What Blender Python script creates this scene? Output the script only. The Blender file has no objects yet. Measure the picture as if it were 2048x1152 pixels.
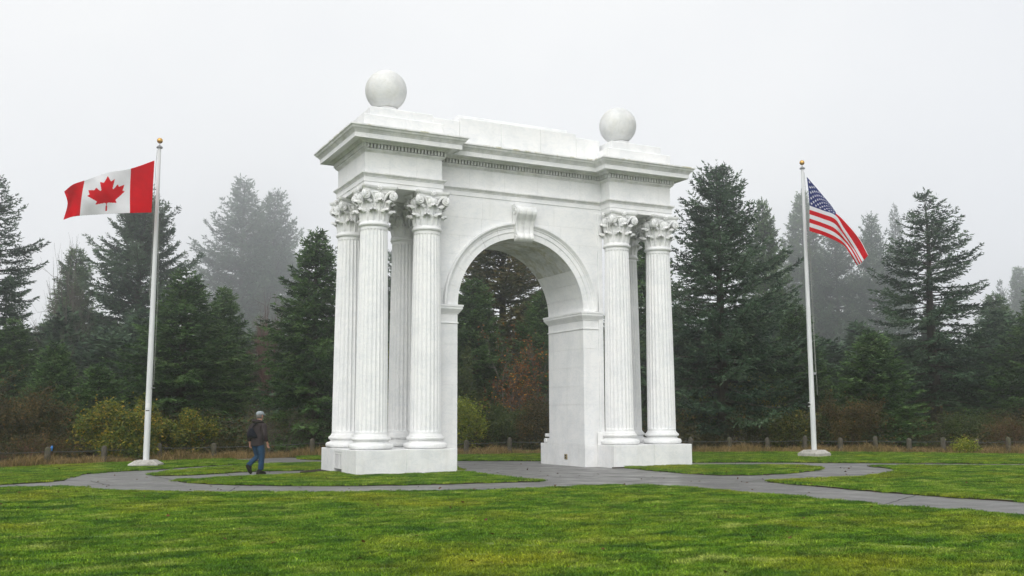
import bpy, math, random
import numpy as np
from mathutils import Vector, Matrix

random.seed(7)
np.random.seed(7)
SC = bpy.context.scene
COL = SC.collection

# ------------------------------------------------------------------ camera
S = 0.805                                   # metres per survey unit
CU = np.array([-17.537, -32.506, 2.027])    # camera in survey units
CAM = CU * S
YAW, PITCH, ROLL, FPX = 0.4687, math.radians(7.371), math.radians(-0.207), 1970.15
_c, _s = math.cos(YAW), math.sin(YAW)
RIGHT0 = np.array([_c, -_s, 0.0]); FWD0 = np.array([_s, _c, 0.0]); ZUP = np.array([0, 0, 1.0])
FV = FWD0 * math.cos(PITCH) + ZUP * math.sin(PITCH)
UV0 = -FWD0 * math.sin(PITCH) + ZUP * math.cos(PITCH)
RV = RIGHT0 * math.cos(ROLL) + UV0 * math.sin(ROLL)
UV = -RIGHT0 * math.sin(ROLL) + UV0 * math.cos(ROLL)
cam = bpy.data.cameras.new('camera'); co = bpy.data.objects.new('camera', cam); COL.objects.link(co)
cam.sensor_width = 36.0; cam.lens = FPX / 2048 * 36; cam.clip_end = 3000; cam.clip_start = 0.1
co.matrix_world = Matrix(((RV[0], UV[0], -FV[0], CAM[0]), (RV[1], UV[1], -FV[1], CAM[1]), (RV[2], UV[2], -FV[2], CAM[2]), (0, 0, 0, 1)))
SC.camera = co

# ------------------------------------------------------------------ sky, sun, exposure
SUN_EL, SUN_AZ = math.radians(42), math.radians(217)      # compass style: direction the light comes from (x=sin, y=cos)
w = bpy.data.worlds.new('World'); SC.world = w; w.use_nodes = True
nt = w.node_tree; nt.nodes.clear()
sky = nt.nodes.new('ShaderNodeTexSky'); sky.sky_type = 'NISHITA'; sky.sun_disc = False
sky.sun_elevation = SUN_EL; sky.sun_rotation = SUN_AZ; sky.dust_density = 6; sky.air_density = 1.0; sky.ozone_density = 1.0
hsv = nt.nodes.new('ShaderNodeHueSaturation'); hsv.inputs['Saturation'].default_value = 0.12
mixw = nt.nodes.new('ShaderNodeMix'); mixw.data_type = 'RGBA'; mixw.inputs[0].default_value = 0.82
SKY_WHITE = (8.70, 8.76, 8.88, 1)
mixw.inputs[7].default_value = SKY_WHITE            # closed cloud deck
bg = nt.nodes.new('ShaderNodeBackground'); bg.inputs['Strength'].default_value = 0.1
wo = nt.nodes.new('ShaderNodeOutputWorld')
nt.links.new(sky.outputs[0], hsv.inputs['Color']); nt.links.new(hsv.outputs[0], mixw.inputs[6])
tcw = nt.nodes.new('ShaderNodeTexCoord'); nzw = nt.nodes.new('ShaderNodeTexNoise'); nzw.inputs['Scale'].default_value = 1.8; nzw.inputs['Detail'].default_value = 5
crw = nt.nodes.new('ShaderNodeValToRGB'); crw.color_ramp.elements[0].position = 0.3; crw.color_ramp.elements[0].color = (0.90, 0.915, 0.945, 1); crw.color_ramp.elements[1].position = 0.62; crw.color_ramp.elements[1].color = (1.04, 1.04, 1.03, 1)
mulw = nt.nodes.new('ShaderNodeMix'); mulw.data_type = 'RGBA'; mulw.blend_type = 'MULTIPLY'; mulw.inputs[0].default_value = 1.0
nt.links.new(tcw.outputs['Generated'], nzw.inputs['Vector']); nt.links.new(nzw.outputs['Fac'], crw.inputs['Fac']); nt.links.new(crw.outputs[0], mulw.inputs[7]); nt.links.new(mixw.outputs[2], mulw.inputs[6])
nt.links.new(mulw.outputs[2], bg.inputs['Color']); nt.links.new(bg.outputs[0], wo.inputs['Surface'])
sl = bpy.data.lights.new('sun', 'SUN'); sl.energy = 1.5; sl.angle = math.radians(60); sl.color = (1.0, 0.975, 0.94)
so = bpy.data.objects.new('sun', sl); COL.objects.link(so)
ldir = Vector((math.sin(SUN_AZ) * math.cos(SUN_EL), math.cos(SUN_AZ) * math.cos(SUN_EL), math.sin(SUN_EL)))
so.rotation_euler = ldir.to_track_quat('Z', 'Y').to_euler()
SC.view_settings.view_transform = 'Standard'; SC.view_settings.look = 'None'
SC.view_settings.exposure = 0.32; SC.view_settings.gamma = 1.0; SC.view_settings.use_curve_mapping = False
SC.render.engine = 'CYCLES'
SC.cycles.use_denoising = True
SC.cycles.max_bounces = 6; SC.cycles.diffuse_bounces = 3; SC.cycles.glossy_bounces = 2; SC.cycles.transmission_bounces = 2
SC.cycles.volume_bounces = 2; SC.cycles.transparent_max_bounces = 6
SC.cycles.use_adaptive_sampling = False

# ------------------------------------------------------------------ survey helpers
def ray(u, v): return FV + RV * (u - 1024) / FPX - UV * (v - 576) / FPX
def ground_at(u, v, z=0.0):
    q = ray(u, v); k = (z - CAM[2]) / q[2]; p = CAM + q * k
    return np.array([p[0], p[1], z])
def at_depth(u, v, d): return CAM + ray(u, v) * d

# ------------------------------------------------------------------ mesh helpers
class MB:
    def __init__(self): self.V = []; self.F = []; self.M = []; self.n = 0
    def add(self, V, F, m=0):
        V = [tuple(map(float, v)) for v in V]
        self.V += V; self.F += [tuple(int(i) + self.n for i in f) for f in F]
        self.M += [m] * len(F); self.n += len(V)
    def box(self, x0, x1, y0, y1, z0, z1, m=0):
        self.add([(x0, y0, z0), (x1, y0, z0), (x1, y1, z0), (x0, y1, z0), (x0, y0, z1), (x1, y0, z1), (x1, y1, z1), (x0, y1, z1)],
                 [(0, 3, 2, 1), (4, 5, 6, 7), (0, 1, 5, 4), (1, 2, 6, 5), (2, 3, 7, 6), (3, 0, 4, 7)], m)
    def bbox(self, x0, x1, y0, y1, z0, z1, b=0.012, m=0):
        """box whose edges are chamfered by b"""
        V = []
        idx = {}
        X = (x0, x1); Y = (y0, y1); Z = (z0, z1)
        for i in (0, 1):
            for j in (0, 1):
                for k in (0, 1):
                    sx, sy, sz = (b if i == 0 else -b), (b if j == 0 else -b), (b if k == 0 else -b)
                    idx[i, j, k, 0] = len(V); V.append((X[i], Y[j] + sy, Z[k] + sz))
                    idx[i, j, k, 1] = len(V); V.append((X[i] + sx, Y[j], Z[k] + sz))
                    idx[i, j, k, 2] = len(V); V.append((X[i] + sx, Y[j] + sy, Z[k]))
        F = []
        for i in (0, 1):
            F.append([idx[i, 0, 0, 0], idx[i, 1, 0, 0], idx[i, 1, 1, 0], idx[i, 0, 1, 0]][::(1 if i else -1)])
            F.append([idx[0, i, 0, 1], idx[1, i, 0, 1], idx[1, i, 1, 1], idx[0, i, 1, 1]][::(-1 if i else 1)])
            F.append([idx[0, 0, i, 2], idx[1, 0, i, 2], idx[1, 1, i, 2], idx[0, 1, i, 2]][::(1 if i else -1)])
        for i in (0, 1):
            for j in (0, 1):
                F.append([idx[i, j, 0, 0], idx[i, j, 1, 0], idx[i, j, 1, 1], idx[i, j, 0, 1]][::(1 if i != j else -1)])
                F.append([idx[i, 0, j, 0], idx[i, 1, j, 0], idx[i, 1, j, 2], idx[i, 0, j, 2]][::(-1 if i != j else 1)])
                F.append([idx[0, i, j, 1], idx[1, i, j, 1], idx[1, i, j, 2], idx[0, i, j, 2]][::(1 if i != j else -1)])
                for k in (0, 1):
                    F.append([idx[i, j, k, 0], idx[i, j, k, 1], idx[i, j, k, 2]][::(1 if (i + j + k) % 2 else -1)])
        self.add(V, F, m)
    def lathe(self, prof, n=32, c=(0, 0, 0), m=0, cap0=True, cap1=True):
        V = []; F = []
        for r, z in prof:
            for i in range(n):
                a = 2 * math.pi * i / n
                V.append((c[0] + r * math.cos(a), c[1] + r * math.sin(a), c[2] + z))
        for k in range(len(prof) - 1):
            for i in range(n):
                j = (i + 1) % n
                F.append((k * n + i, k * n + j, (k + 1) * n + j, (k + 1) * n + i))
        if cap0: F.append(tuple(range(n - 1, -1, -1)))
        if cap1: F.append(tuple((len(prof) - 1) * n + i for i in range(n)))
        self.add(V, F, m)
    def tube(self, P, R, n=8, m=0, caps=True, flat=1.0, ref=None):
        P = [np.array(p, float) for p in P]
        if not hasattr(R, '__len__'): R = [R] * len(P)
        V = []; F = []
        prev = None
        for i, p in enumerate(P):
            t = P[min(i + 1, len(P) - 1)] - P[max(i - 1, 0)]
            t = t / (np.linalg.norm(t) + 1e-9)
            if ref is not None: u = np.array(ref, float)
            elif prev is None: u = np.array([0, 0, 1.0]) if abs(t[2]) < 0.9 else np.array([1.0, 0, 0])
            else: u = prev
            u = u - t * np.dot(u, t); u /= (np.linalg.norm(u) + 1e-9); prev = u
            v = np.cross(t, u)
            for k in range(n):
                a = 2 * math.pi * k / n
                V.append(p + R[i] * (u * math.cos(a) * flat + v * math.sin(a)))
        for i in range(len(P) - 1):
            for k in range(n):
                j = (k + 1) % n
                F.append((i * n + k, i * n + j, (i + 1) * n + j, (i + 1) * n + k))
        if caps: F += [tuple(range(n - 1, -1, -1)), tuple((len(P) - 1) * n + k for k in range(n))]
        self.add(V, F, m)
    def grid(self, G, m=0, closed_u=False):
        """G: rows of points"""
        r, c = len(G), len(G[0]); V = [p for row in G for p in row]; F = []
        for i in range(r - 1):
            for j in range(c - (0 if closed_u else 1)):
                jj = (j + 1) % c
                F.append((i * c + j, i * c + jj, (i + 1) * c + jj, (i + 1) * c + j))
        self.add(V, F, m)
    def prism(self, poly, z0, z1, m=0, axis='z'):
        n = len(poly)
        f = {'z': lambda p, h: (p[0], p[1], h), 'y': lambda p, h: (p[0], h, p[1]), 'x': lambda p, h: (h, p[0], p[1])}[axis]
        V = [f(p, z0) for p in poly] + [f(p, z1) for p in poly]
        F = [tuple(range(n - 1, -1, -1)), tuple(range(n, 2 * n))] + [(i, (i + 1) % n, n + (i + 1) % n, n + i) for i in range(n)]
        self.add(V, F, m)
    def mesh(self, name, mats, scale=1.0, smooth=False, fix=True):
        me = bpy.data.meshes.new(name)
        V = [(v[0] * scale, v[1] * scale, v[2] * scale) for v in self.V]
        me.from_pydata(V, [], self.F)
        for m in (mats if isinstance(mats, (list, tuple)) else [mats]): me.materials.append(m)
        if any(self.M): me.polygons.foreach_set('material_index', self.M)
        if fix:
            import bmesh
            bm = bmesh.new(); bm.from_mesh(me); bmesh.ops.recalc_face_normals(bm, faces=bm.faces); bm.to_mesh(me); bm.free()
        if smooth: me.polygons.foreach_set('use_smooth', [True] * len(me.polygons))
        me.update()
        return me
    def build(self, name, mats, parent=None, scale=1.0, smooth=False, auto=None, fix=True):
        me = self.mesh(name, mats, scale, smooth or auto is not None, fix)
        if auto is not None: me.set_sharp_from_angle(angle=math.radians(auto))
        return obj(name, me, parent)

def obj(name, data, parent=None):
    o = bpy.data.objects.new(name, data); COL.objects.link(o)
    if parent is not None: o.parent = parent
    return o
def tag(o, label=None, cat=None, group=None, kind=None):
    if label: o['label'] = label
    if cat: o['category'] = cat
    if group: o['group'] = group
    if kind: o['kind'] = kind
    return o
def thing(name, label, cat, loc=(0, 0, 0), rotz=0.0, group=None):
    o = bpy.data.objects.new(name, None); COL.objects.link(o)
    o.location = loc; o.rotation_euler = (0, 0, rotz); o.empty_display_size = 0.2
    return tag(o, label, cat, group)
def np_mesh(name, V, F, mats, midx=None, attr=None, smooth=False):
    """V (n,3), F (m,3) or (m,4)"""
    V = np.asarray(V, np.float32); F = np.asarray(F, np.int32)
    me = bpy.data.meshes.new(name); k = F.shape[1]
    me.vertices.add(len(V)); me.vertices.foreach_set('co', V.ravel())
    me.loops.add(F.size); me.loops.foreach_set('vertex_index', F.ravel())
    me.polygons.add(len(F)); me.polygons.foreach_set('loop_start', np.arange(0, F.size, k, dtype=np.int32))
    for m in mats: me.materials.append(m)
    if midx is not None: me.polygons.foreach_set('material_index', np.asarray(midx, np.int32))
    if attr is not None:
        a = me.attributes.new('tint', 'FLOAT', 'POINT'); a.data.foreach_set('value', np.asarray(attr, np.float32))
    me.update(calc_edges=True); me.validate()
    me.polygons.foreach_set('use_smooth', [smooth] * len(me.polygons))
    return me

# ------------------------------------------------------------------ materials
def mat(name, col=(0.5, 0.5, 0.5), rough=0.7, spec=0.3, metal=0.0):
    m = bpy.data.materials.new(name); m.use_nodes = True
    b = m.node_tree.nodes['Principled BSDF']
    b.inputs['Base Color'].default_value = (*col, 1); b.inputs['Roughness'].default_value = rough
    b.inputs['Specular IOR Level'].default_value = spec; b.inputs['Metallic'].default_value = metal
    return m, m.node_tree, b
def node(t, typ, **kw):
    n = t.nodes.new(typ)
    for k, v in kw.items():
        if k.startswith('i_'): n.inputs[int(k[2:]) if k[2:].isdigit() else k[2:]].default_value = v
        else: setattr(n, k, v)
    return n
def noise(t, scale, detail=4, rough=0.55, vec=None, dist=0.0):
    n = node(t, 'ShaderNodeTexNoise'); n.inputs['Scale'].default_value = scale; n.inputs['Detail'].default_value = detail
    n.inputs['Roughness'].default_value = rough; n.inputs['Distortion'].default_value = dist
    if vec is not None: t.links.new(vec, n.inputs['Vector'])
    return n.outputs['Fac']
def ramp(t, fac, stops):
    r = node(t, 'ShaderNodeValToRGB'); e = r.color_ramp.elements
    while len(e) < len(stops): e.new(0.5)
    for k, (p, c) in enumerate(stops):
        e[k].position = p; e[k].color = (*c, 1) if len(c) == 3 else c
    t.links.new(fac, r.inputs['Fac']); return r.outputs['Color']
def mixc(t, fac, a, b, mode='MIX'):
    n = node(t, 'ShaderNodeMix'); n.data_type = 'RGBA'; n.blend_type = mode
    if hasattr(fac, 'node'): t.links.new(fac, n.inputs[0])
    else: n.inputs[0].default_value = fac
    for i, x in ((6, a), (7, b)):
        if hasattr(x, 'node'): t.links.new(x, n.inputs[i])
        else: n.inputs[i].default_value = (*x, 1)
    return n.outputs[2]
def bump(t, b, fac, strength=0.2, dist=0.02):
    n = node(t, 'ShaderNodeBump'); n.inputs['Strength'].default_value = strength; n.inputs['Distance'].default_value = dist
    t.links.new(fac, n.inputs['Height']); t.links.new(n.outputs[0], b.inputs['Normal'])
def mapped(t, scale, coord='pos'):
    if coord == 'pos': src = node(t, 'ShaderNodeNewGeometry').outputs['Position']
    else: src = node(t, 'ShaderNodeTexCoord').outputs['Object']
    m = node(t, 'ShaderNodeMapping'); m.inputs['Scale'].default_value = scale
    t.links.new(src, m.inputs['Vector']); return m.outputs[0]

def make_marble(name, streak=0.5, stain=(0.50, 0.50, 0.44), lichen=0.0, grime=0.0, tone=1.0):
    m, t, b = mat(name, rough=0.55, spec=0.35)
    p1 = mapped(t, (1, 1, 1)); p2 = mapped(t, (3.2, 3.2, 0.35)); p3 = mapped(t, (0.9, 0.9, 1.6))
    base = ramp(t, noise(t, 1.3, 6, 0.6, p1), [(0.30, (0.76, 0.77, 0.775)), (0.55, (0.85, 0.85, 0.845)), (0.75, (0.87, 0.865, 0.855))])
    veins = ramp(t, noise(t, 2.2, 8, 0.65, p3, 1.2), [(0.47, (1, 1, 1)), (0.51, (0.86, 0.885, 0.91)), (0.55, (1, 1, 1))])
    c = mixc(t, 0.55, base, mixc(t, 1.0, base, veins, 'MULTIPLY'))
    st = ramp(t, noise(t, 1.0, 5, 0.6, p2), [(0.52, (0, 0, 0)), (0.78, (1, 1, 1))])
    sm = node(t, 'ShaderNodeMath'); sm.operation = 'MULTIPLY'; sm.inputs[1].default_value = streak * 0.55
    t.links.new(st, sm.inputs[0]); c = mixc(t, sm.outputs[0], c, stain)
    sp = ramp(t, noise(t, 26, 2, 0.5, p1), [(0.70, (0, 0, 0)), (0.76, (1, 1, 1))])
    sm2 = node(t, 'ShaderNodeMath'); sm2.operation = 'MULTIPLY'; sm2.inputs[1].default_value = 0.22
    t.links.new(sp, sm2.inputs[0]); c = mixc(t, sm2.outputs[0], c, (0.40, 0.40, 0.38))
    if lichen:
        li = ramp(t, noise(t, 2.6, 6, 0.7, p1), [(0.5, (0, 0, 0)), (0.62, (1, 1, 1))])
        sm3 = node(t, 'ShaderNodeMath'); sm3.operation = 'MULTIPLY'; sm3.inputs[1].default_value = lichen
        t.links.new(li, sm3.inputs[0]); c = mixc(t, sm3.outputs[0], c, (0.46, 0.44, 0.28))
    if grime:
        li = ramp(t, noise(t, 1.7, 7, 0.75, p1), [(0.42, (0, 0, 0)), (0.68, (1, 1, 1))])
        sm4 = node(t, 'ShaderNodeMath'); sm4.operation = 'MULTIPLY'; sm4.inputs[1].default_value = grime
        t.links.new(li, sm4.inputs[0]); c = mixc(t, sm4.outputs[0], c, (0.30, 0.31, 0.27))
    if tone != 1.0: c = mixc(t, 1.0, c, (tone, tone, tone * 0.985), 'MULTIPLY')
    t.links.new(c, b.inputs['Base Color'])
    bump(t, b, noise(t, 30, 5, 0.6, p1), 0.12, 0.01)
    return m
MARBLE = make_marble('white_marble', 0.5, (0.60, 0.61, 0.58), 0.0, 0.04)
MARBLE_TOP = make_marble('weathered_marble', 0.9, (0.44, 0.47, 0.43), 0.2, 0.42)
MARBLE_BALL = make_marble('dull_ball_stone', 0.8, (0.56, 0.56, 0.53), 0.12, 0.3, 0.86)
MARBLE_VAULT = make_marble('olive_marble', 0.9, (0.34, 0.36, 0.25), 0.70, 0.65, 0.88)  # darker olive, blotched stone for the crown of the vault
MARBLE_LIP = make_marble('lichened_marble', 0.6, (0.5, 0.5, 0.40), 0.85, 0.2)
MARBLE_CAP = make_marble('carved_marble', 0.6, (0.5, 0.5, 0.46), 0.1, 0.25)
MARBLE_LOW = make_marble('scuffed_marble', 0.6, (0.58, 0.57, 0.52), 0.0, 0.16)

def make_leafmat(name, stops, rough=0.65, transl=0.18, nscale=0.35, spec=0.2):
    m = bpy.data.materials.new(name); m.use_nodes = True; t = m.node_tree
    b = t.nodes['Principled BSDF']; out = t.nodes['Material Output']
    at = node(t, 'ShaderNodeAttribute'); at.attribute_name = 'tint'
    nz = noise(t, nscale, 3, 0.6, mapped(t, (1, 1, 1)))
    ad = node(t, 'ShaderNodeMath'); ad.operation = 'MULTIPLY_ADD'; ad.inputs[1].default_value = 0.7
    t.links.new(at.outputs['Fac'], ad.inputs[0])
    sb = node(t, 'ShaderNodeMath'); sb.operation = 'MULTIPLY'; sb.inputs[1].default_value = 0.42
    t.links.new(nz, sb.inputs[0]); t.links.new(sb.outputs[0], ad.inputs[2])
    c = ramp(t, ad.outputs[0], stops)
    t.links.new(c, b.inputs['Base Color']); b.inputs['Roughness'].default_value = rough; b.inputs['Specular IOR Level'].default_value = spec
    if transl:
        tr = node(t, 'ShaderNodeBsdfTranslucent'); t.links.new(c, tr.inputs['Color'])
        mx = node(t, 'ShaderNodeMixShader'); mx.inputs[0].default_value = transl
        t.links.new(b.outputs[0], mx.inputs[1]); t.links.new(tr.outputs[0], mx.inputs[2]); t.links.new(mx.outputs[0], out.inputs['Surface'])
    return m
SPRUCE = make_leafmat('spruce_needles', [(0.2, (0.011, 0.024, 0.010)), (0.5, (0.030, 0.072, 0.020)), (0.8, (0.085, 0.165, 0.042)), (1.0, (0.14, 0.20, 0.075))])
FIR = make_leafmat('fir_needles', [(0.2, (0.011, 0.022, 0.014)), (0.5, (0.027, 0.062, 0.031)), (0.8, (0.075, 0.135, 0.065)), (1.0, (0.12, 0.165, 0.10))])
CEDAR = make_leafmat('cedar_foliage', [(0.15, (0.026, 0.040, 0.014)), (0.5, (0.060, 0.075, 0.026)), (0.8, (0.13, 0.11, 0.038)), (1.0, (0.17, 0.125, 0.05))])
LIMELEAF = make_leafmat('lime_green_leaves', [(0.1, (0.06, 0.10, 0.014)), (0.5, (0.17, 0.22, 0.024)), (0.85, (0.34, 0.34, 0.03)), (1.0, (0.5, 0.40, 0.03))], transl=0.35)
DYLEAF = make_leafmat('dull_yellowing_leaves', [(0.1, (0.022, 0.040, 0.010)), (0.5, (0.055, 0.080, 0.017)), (0.8, (0.12, 0.12, 0.02)), (1.0, (0.25, 0.18, 0.02))], transl=0.25)
YLEAF = make_leafmat('yellow_green_leaves', [(0.1, (0.026, 0.050, 0.011)), (0.45, (0.070, 0.110, 0.020)), (0.7, (0.19, 0.20, 0.025)), (0.95, (0.46, 0.28, 0.028))], transl=0.3)
GLEAF = make_leafmat('green_leaves', [(0.1, (0.02, 0.035, 0.012)), (0.5, (0.045, 0.075, 0.022)), (0.9, (0.10, 0.12, 0.03))], transl=0.25)
OLEAF = make_leafmat('olive_brown_leaves', [(0.1, (0.018, 0.022, 0.008)), (0.5, (0.042, 0.044, 0.015)), (0.85, (0.13, 0.085, 0.024)), (1.0, (0.30, 0.13, 0.024))], transl=0.25)
RLEAF = make_leafmat('autumn_leaves', [(0.1, (0.055, 0.026, 0.014)), (0.45, (0.12, 0.050, 0.020)), (0.75, (0.30, 0.11, 0.022)), (1.0, (0.60, 0.32, 0.03))], transl=0.3)
TANGRASS = make_leafmat('dry_grass', [(0.1, (0.06, 0.075, 0.025)), (0.4, (0.16, 0.115, 0.045)), (0.7, (0.28, 0.19, 0.08)), (1.0, (0.42, 0.30, 0.14))], transl=0.25)
def simple_bark(name, a, b_, scale=6):
    m, t, b = mat(name, rough=0.9, spec=0.1)
    n = noise(t, scale, 5, 0.6, mapped(t, (1, 1, 0.25)))
    t.links.new(ramp(t, n, [(0.3, a), (0.7, b_)]), b.inputs['Base Color']); bump(t, b, n, 0.5, 0.03)
    return m
BARK = simple_bark('conifer_bark', (0.025, 0.02, 0.016), (0.07, 0.058, 0.046))
TWIG_GREY = simple_bark('grey_twigs', (0.07, 0.062, 0.052), (0.14, 0.125, 0.105))
TWIG_RED = simple_bark('reddish_twigs', (0.08, 0.038, 0.032), (0.15, 0.075, 0.06))
TWIG_DARK = simple_bark('dark_twigs', (0.022, 0.017, 0.012), (0.06, 0.045, 0.033))

# lawn: one colour field for sheet and blades alike
def make_grass(name, blades):
    m, t, b = mat(name, rough=0.62, spec=0.25)
    pz = mapped(t, (1, 1, 1))
    rotm = node(t, 'ShaderNodeMapping'); rotm.inputs['Rotation'].default_value = (0, 0, YAW); rotm.inputs['Scale'].default_value = (0.62, 1.0, 1)
    t.links.new(node(t, 'ShaderNodeNewGeometry').outputs['Position'], rotm.inputs['Vector'])
    big = noise(t, 0.35, 4, 0.6, pz); mid = noise(t, 1.7, 5, 0.62, rotm.outputs[0]); fine = noise(t, 9, 3, 0.6, pz)
    c = ramp(t, mid, [(0.34, (0.036, 0.100, 0.010)), (0.46, (0.095, 0.200, 0.010)), (0.56, (0.160, 0.255, 0.018)), (0.68, (0.28, 0.34, 0.075))])
    yel = ramp(t, big, [(0.50, (0, 0, 0)), (0.68, (1, 1, 1))])
    ym = node(t, 'ShaderNodeMath'); ym.operation = 'MULTIPLY'; ym.inputs[1].default_value = 0.5; t.links.new(yel, ym.inputs[0])
    c = mixc(t, ym.outputs[0], c, (0.34, 0.31, 0.018))
    dk = ramp(t, noise(t, 0.8, 4, 0.6, rotm.outputs[0]), [(0.52, (0, 0, 0)), (0.72, (1, 1, 1))])
    dm = node(t, 'ShaderNodeMath'); dm.operation = 'MULTIPLY'; dm.inputs[1].default_value = 0.55; t.links.new(dk, dm.inputs[0])
    c = mixc(t, dm.outputs[0], c, (0.026, 0.082, 0.008))
    if blades:
        at = node(t, 'ShaderNodeAttribute'); at.attribute_name = 'tint'
        c = mixc(t, 0.8, c, ramp(t, at.outputs['Fac'], [(0.0, (0.30, 0.38, 0.30)), (0.45, (0.9, 0.95, 0.9)), (0.82, (1.25, 1.25, 1.15)), (1.0, (2.4, 2.2, 2.2))]), 'MULTIPLY')
        c = mixc(t, 1.0, c, ramp(t, noise(t, 4.5, 6, 0.75, rotm.outputs[0]), [(0.37, (0.40, 0.48, 0.42)), (0.48, (0.98, 0.98, 0.98)), (0.64, (1.45, 1.40, 1.40))]), 'MULTIPLY')
    else:
        c = mixc(t, 0.5, c, ramp(t, fine, [(0.35, (0.4, 0.4, 0.35)), (0.7, (1.1, 1.1, 1.0))]), 'MULTIPLY')
        bump(t, b, fine, 0.6, 0.04)
    t.links.new(c, b.inputs['Base Color'])
    if blades:
        tr = node(t, 'ShaderNodeBsdfTranslucent'); t.links.new(c, tr.inputs['Color'])
        mx = node(t, 'ShaderNodeMixShader'); mx.inputs[0].default_value = 0.25
        t.links.new(b.outputs[0], mx.inputs[1]); t.links.new(tr.outputs[0], mx.inputs[2]); t.links.new(mx.outputs[0], t.nodes['Material Output'].inputs['Surface'])
    return m
LAWN = make_grass('lawn_turf', False); BLADE = make_grass('grass_blades', True)
SOIL, t_, b_ = mat('dark_soil', rough=0.95, spec=0.1)
t_.links.new(ramp(t_, noise(t_, 5, 6, 0.6, mapped(t_, (1, 1, 1))), [(0.3, (0.018, 0.014, 0.010)), (0.7, (0.055, 0.042, 0.028))]), b_.inputs['Base Color'])
ASPH, t_, b_ = mat('damp_asphalt', rough=0.5, spec=0.35)
p_ = mapped(t_, (1, 1, 1))
c_ = ramp(t_, noise(t_, 0.7, 5, 0.6, p_), [(0.3, (0.116, 0.115, 0.115)), (0.7, (0.184, 0.181, 0.177))])
c_ = mixc(t_, 0.6, c_, ramp(t_, noise(t_, 55, 3, 0.7, p_), [(0.3, (0.45, 0.45, 0.46)), (0.5, (1, 1, 1)), (0.68, (1.7, 1.6, 1.45))]), 'MULTIPLY')
t_.links.new(c_, b_.inputs['Base Color'])
t_.links.new(ramp(t_, noise(t_, 1.1, 4, 0.6, p_), [(0.35, (0.32, 0.32, 0.32)), (0.65, (0.62, 0.62, 0.62))]), b_.inputs['Roughness'])
bump(t_, b_, noise(t_, 60, 3, 0.7, p_), 0.35, 0.008)
SEAM, _, _ = mat('tar_seam', (0.028, 0.028, 0.028), 0.7)
CONC, t_, b_ = mat('mossy_concrete', rough=0.85, spec=0.2)
p_ = mapped(t_, (1, 1, 1))
c_ = ramp(t_, noise(t_, 3, 6, 0.65, p_), [(0.3, (0.30, 0.285, 0.255)), (0.6, (0.47, 0.455, 0.42)), (0.8, (0.55, 0.54, 0.50))])
c_ = mixc(t_, ramp(t_, noise(t_, 5, 6, 0.7, p_), [(0.52, (0, 0, 0)), (0.7, (0.8, 0.8, 0.8))]), c_, (0.10, 0.10, 0.06))
t_.links.new(c_, b_.inputs['Base Color']); bump(t_, b_, noise(t_, 18, 5, 0.6, p_), 0.3, 0.02)
POLEM, t_, b_ = mat('white_pole_paint', rough=0.45, spec=0.4)
c_ = ramp(t_, noise(t_, 2.0, 6, 0.65, mapped(t_, (6, 6, 0.6))), [(0.3, (0.58, 0.60, 0.61)), (0.7, (0.74, 0.75, 0.75))])
t_.links.new(c_, b_.inputs['Base Color'])
GOLD, _, _ = mat('gilt_ball', (0.62, 0.36, 0.09), 0.32, 0.5, 0.75)
GREYM, _, _ = mat('grey_metal', (0.30, 0.31, 0.32), 0.4, 0.5, 0.6)
DARKM, _, _ = mat('black_metal', (0.02, 0.02, 0.022), 0.5)
ROPE, _, _ = mat('pale_rope', (0.30, 0.31, 0.28), 0.8)
WIRE, _, _ = mat('fence_wire', (0.09, 0.095, 0.10), 0.6, 0.3, 0.3)
WHITEP, _, _ = mat('white_paper', (0.78, 0.78, 0.78), 0.7)
OUTLET, _, _ = mat('bronze_plate', (0.32, 0.25, 0.13), 0.5, 0.4, 0.3)
POSTM, t_, b_ = mat('weathered_post_concrete', rough=0.9, spec=0.15)
p_ = mapped(t_, (1, 1, 1))
c_ = ramp(t_, noise(t_, 7, 6, 0.65, p_), [(0.3, (0.050, 0.044, 0.037)), (0.7, (0.115, 0.102, 0.084))])
c_ = mixc(t_, ramp(t_, noise(t_, 4, 5, 0.7, p_), [(0.5, (0, 0, 0)), (0.68, (0.8, 0.8, 0.8))]), c_, (0.075, 0.085, 0.03))
t_.links.new(c_, b_.inputs['Base Color']); bump(t_, b_, noise(t_, 22, 5, 0.6, p_), 0.5, 0.02)
def cloth(name, col, rough=0.85, var=0.2, scale=6, transl=0.0):
    m, t, b = mat(name, col, rough, 0.0 if transl else 0.06)
    n = noise(t, scale, 5, 0.6, mapped(t, (1, 1, 1), 'obj'))
    lo = tuple(x * (1 - var) for x in col); hi = tuple(min(1, x * (1 + var)) for x in col)
    c = ramp(t, n, [(0.3, lo), (0.7, hi)]); t.links.new(c, b.inputs['Base Color'])
    if transl:
        tr = node(t, 'ShaderNodeBsdfTranslucent'); t.links.new(c, tr.inputs['Color'])
        mx = node(t, 'ShaderNodeMixShader'); mx.inputs[0].default_value = transl
        t.links.new(b.outputs[0], mx.inputs[1]); t.links.new(tr.outputs[0], mx.inputs[2]); t.links.new(mx.outputs[0], t.nodes['Material Output'].inputs['Surface'])
    return m
FRED = cloth('flag_red', (0.74, 0.0006, 0.011), 1.0, 0.05, transl=0.5)
FWHITE = cloth('flag_white', (0.88, 0.88, 0.90), 1.0, 0.03, transl=0.5)
FBLUE = cloth('flag_blue', (0.014, 0.028, 0.16), 0.7, 0.08, transl=0.2)

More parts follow.
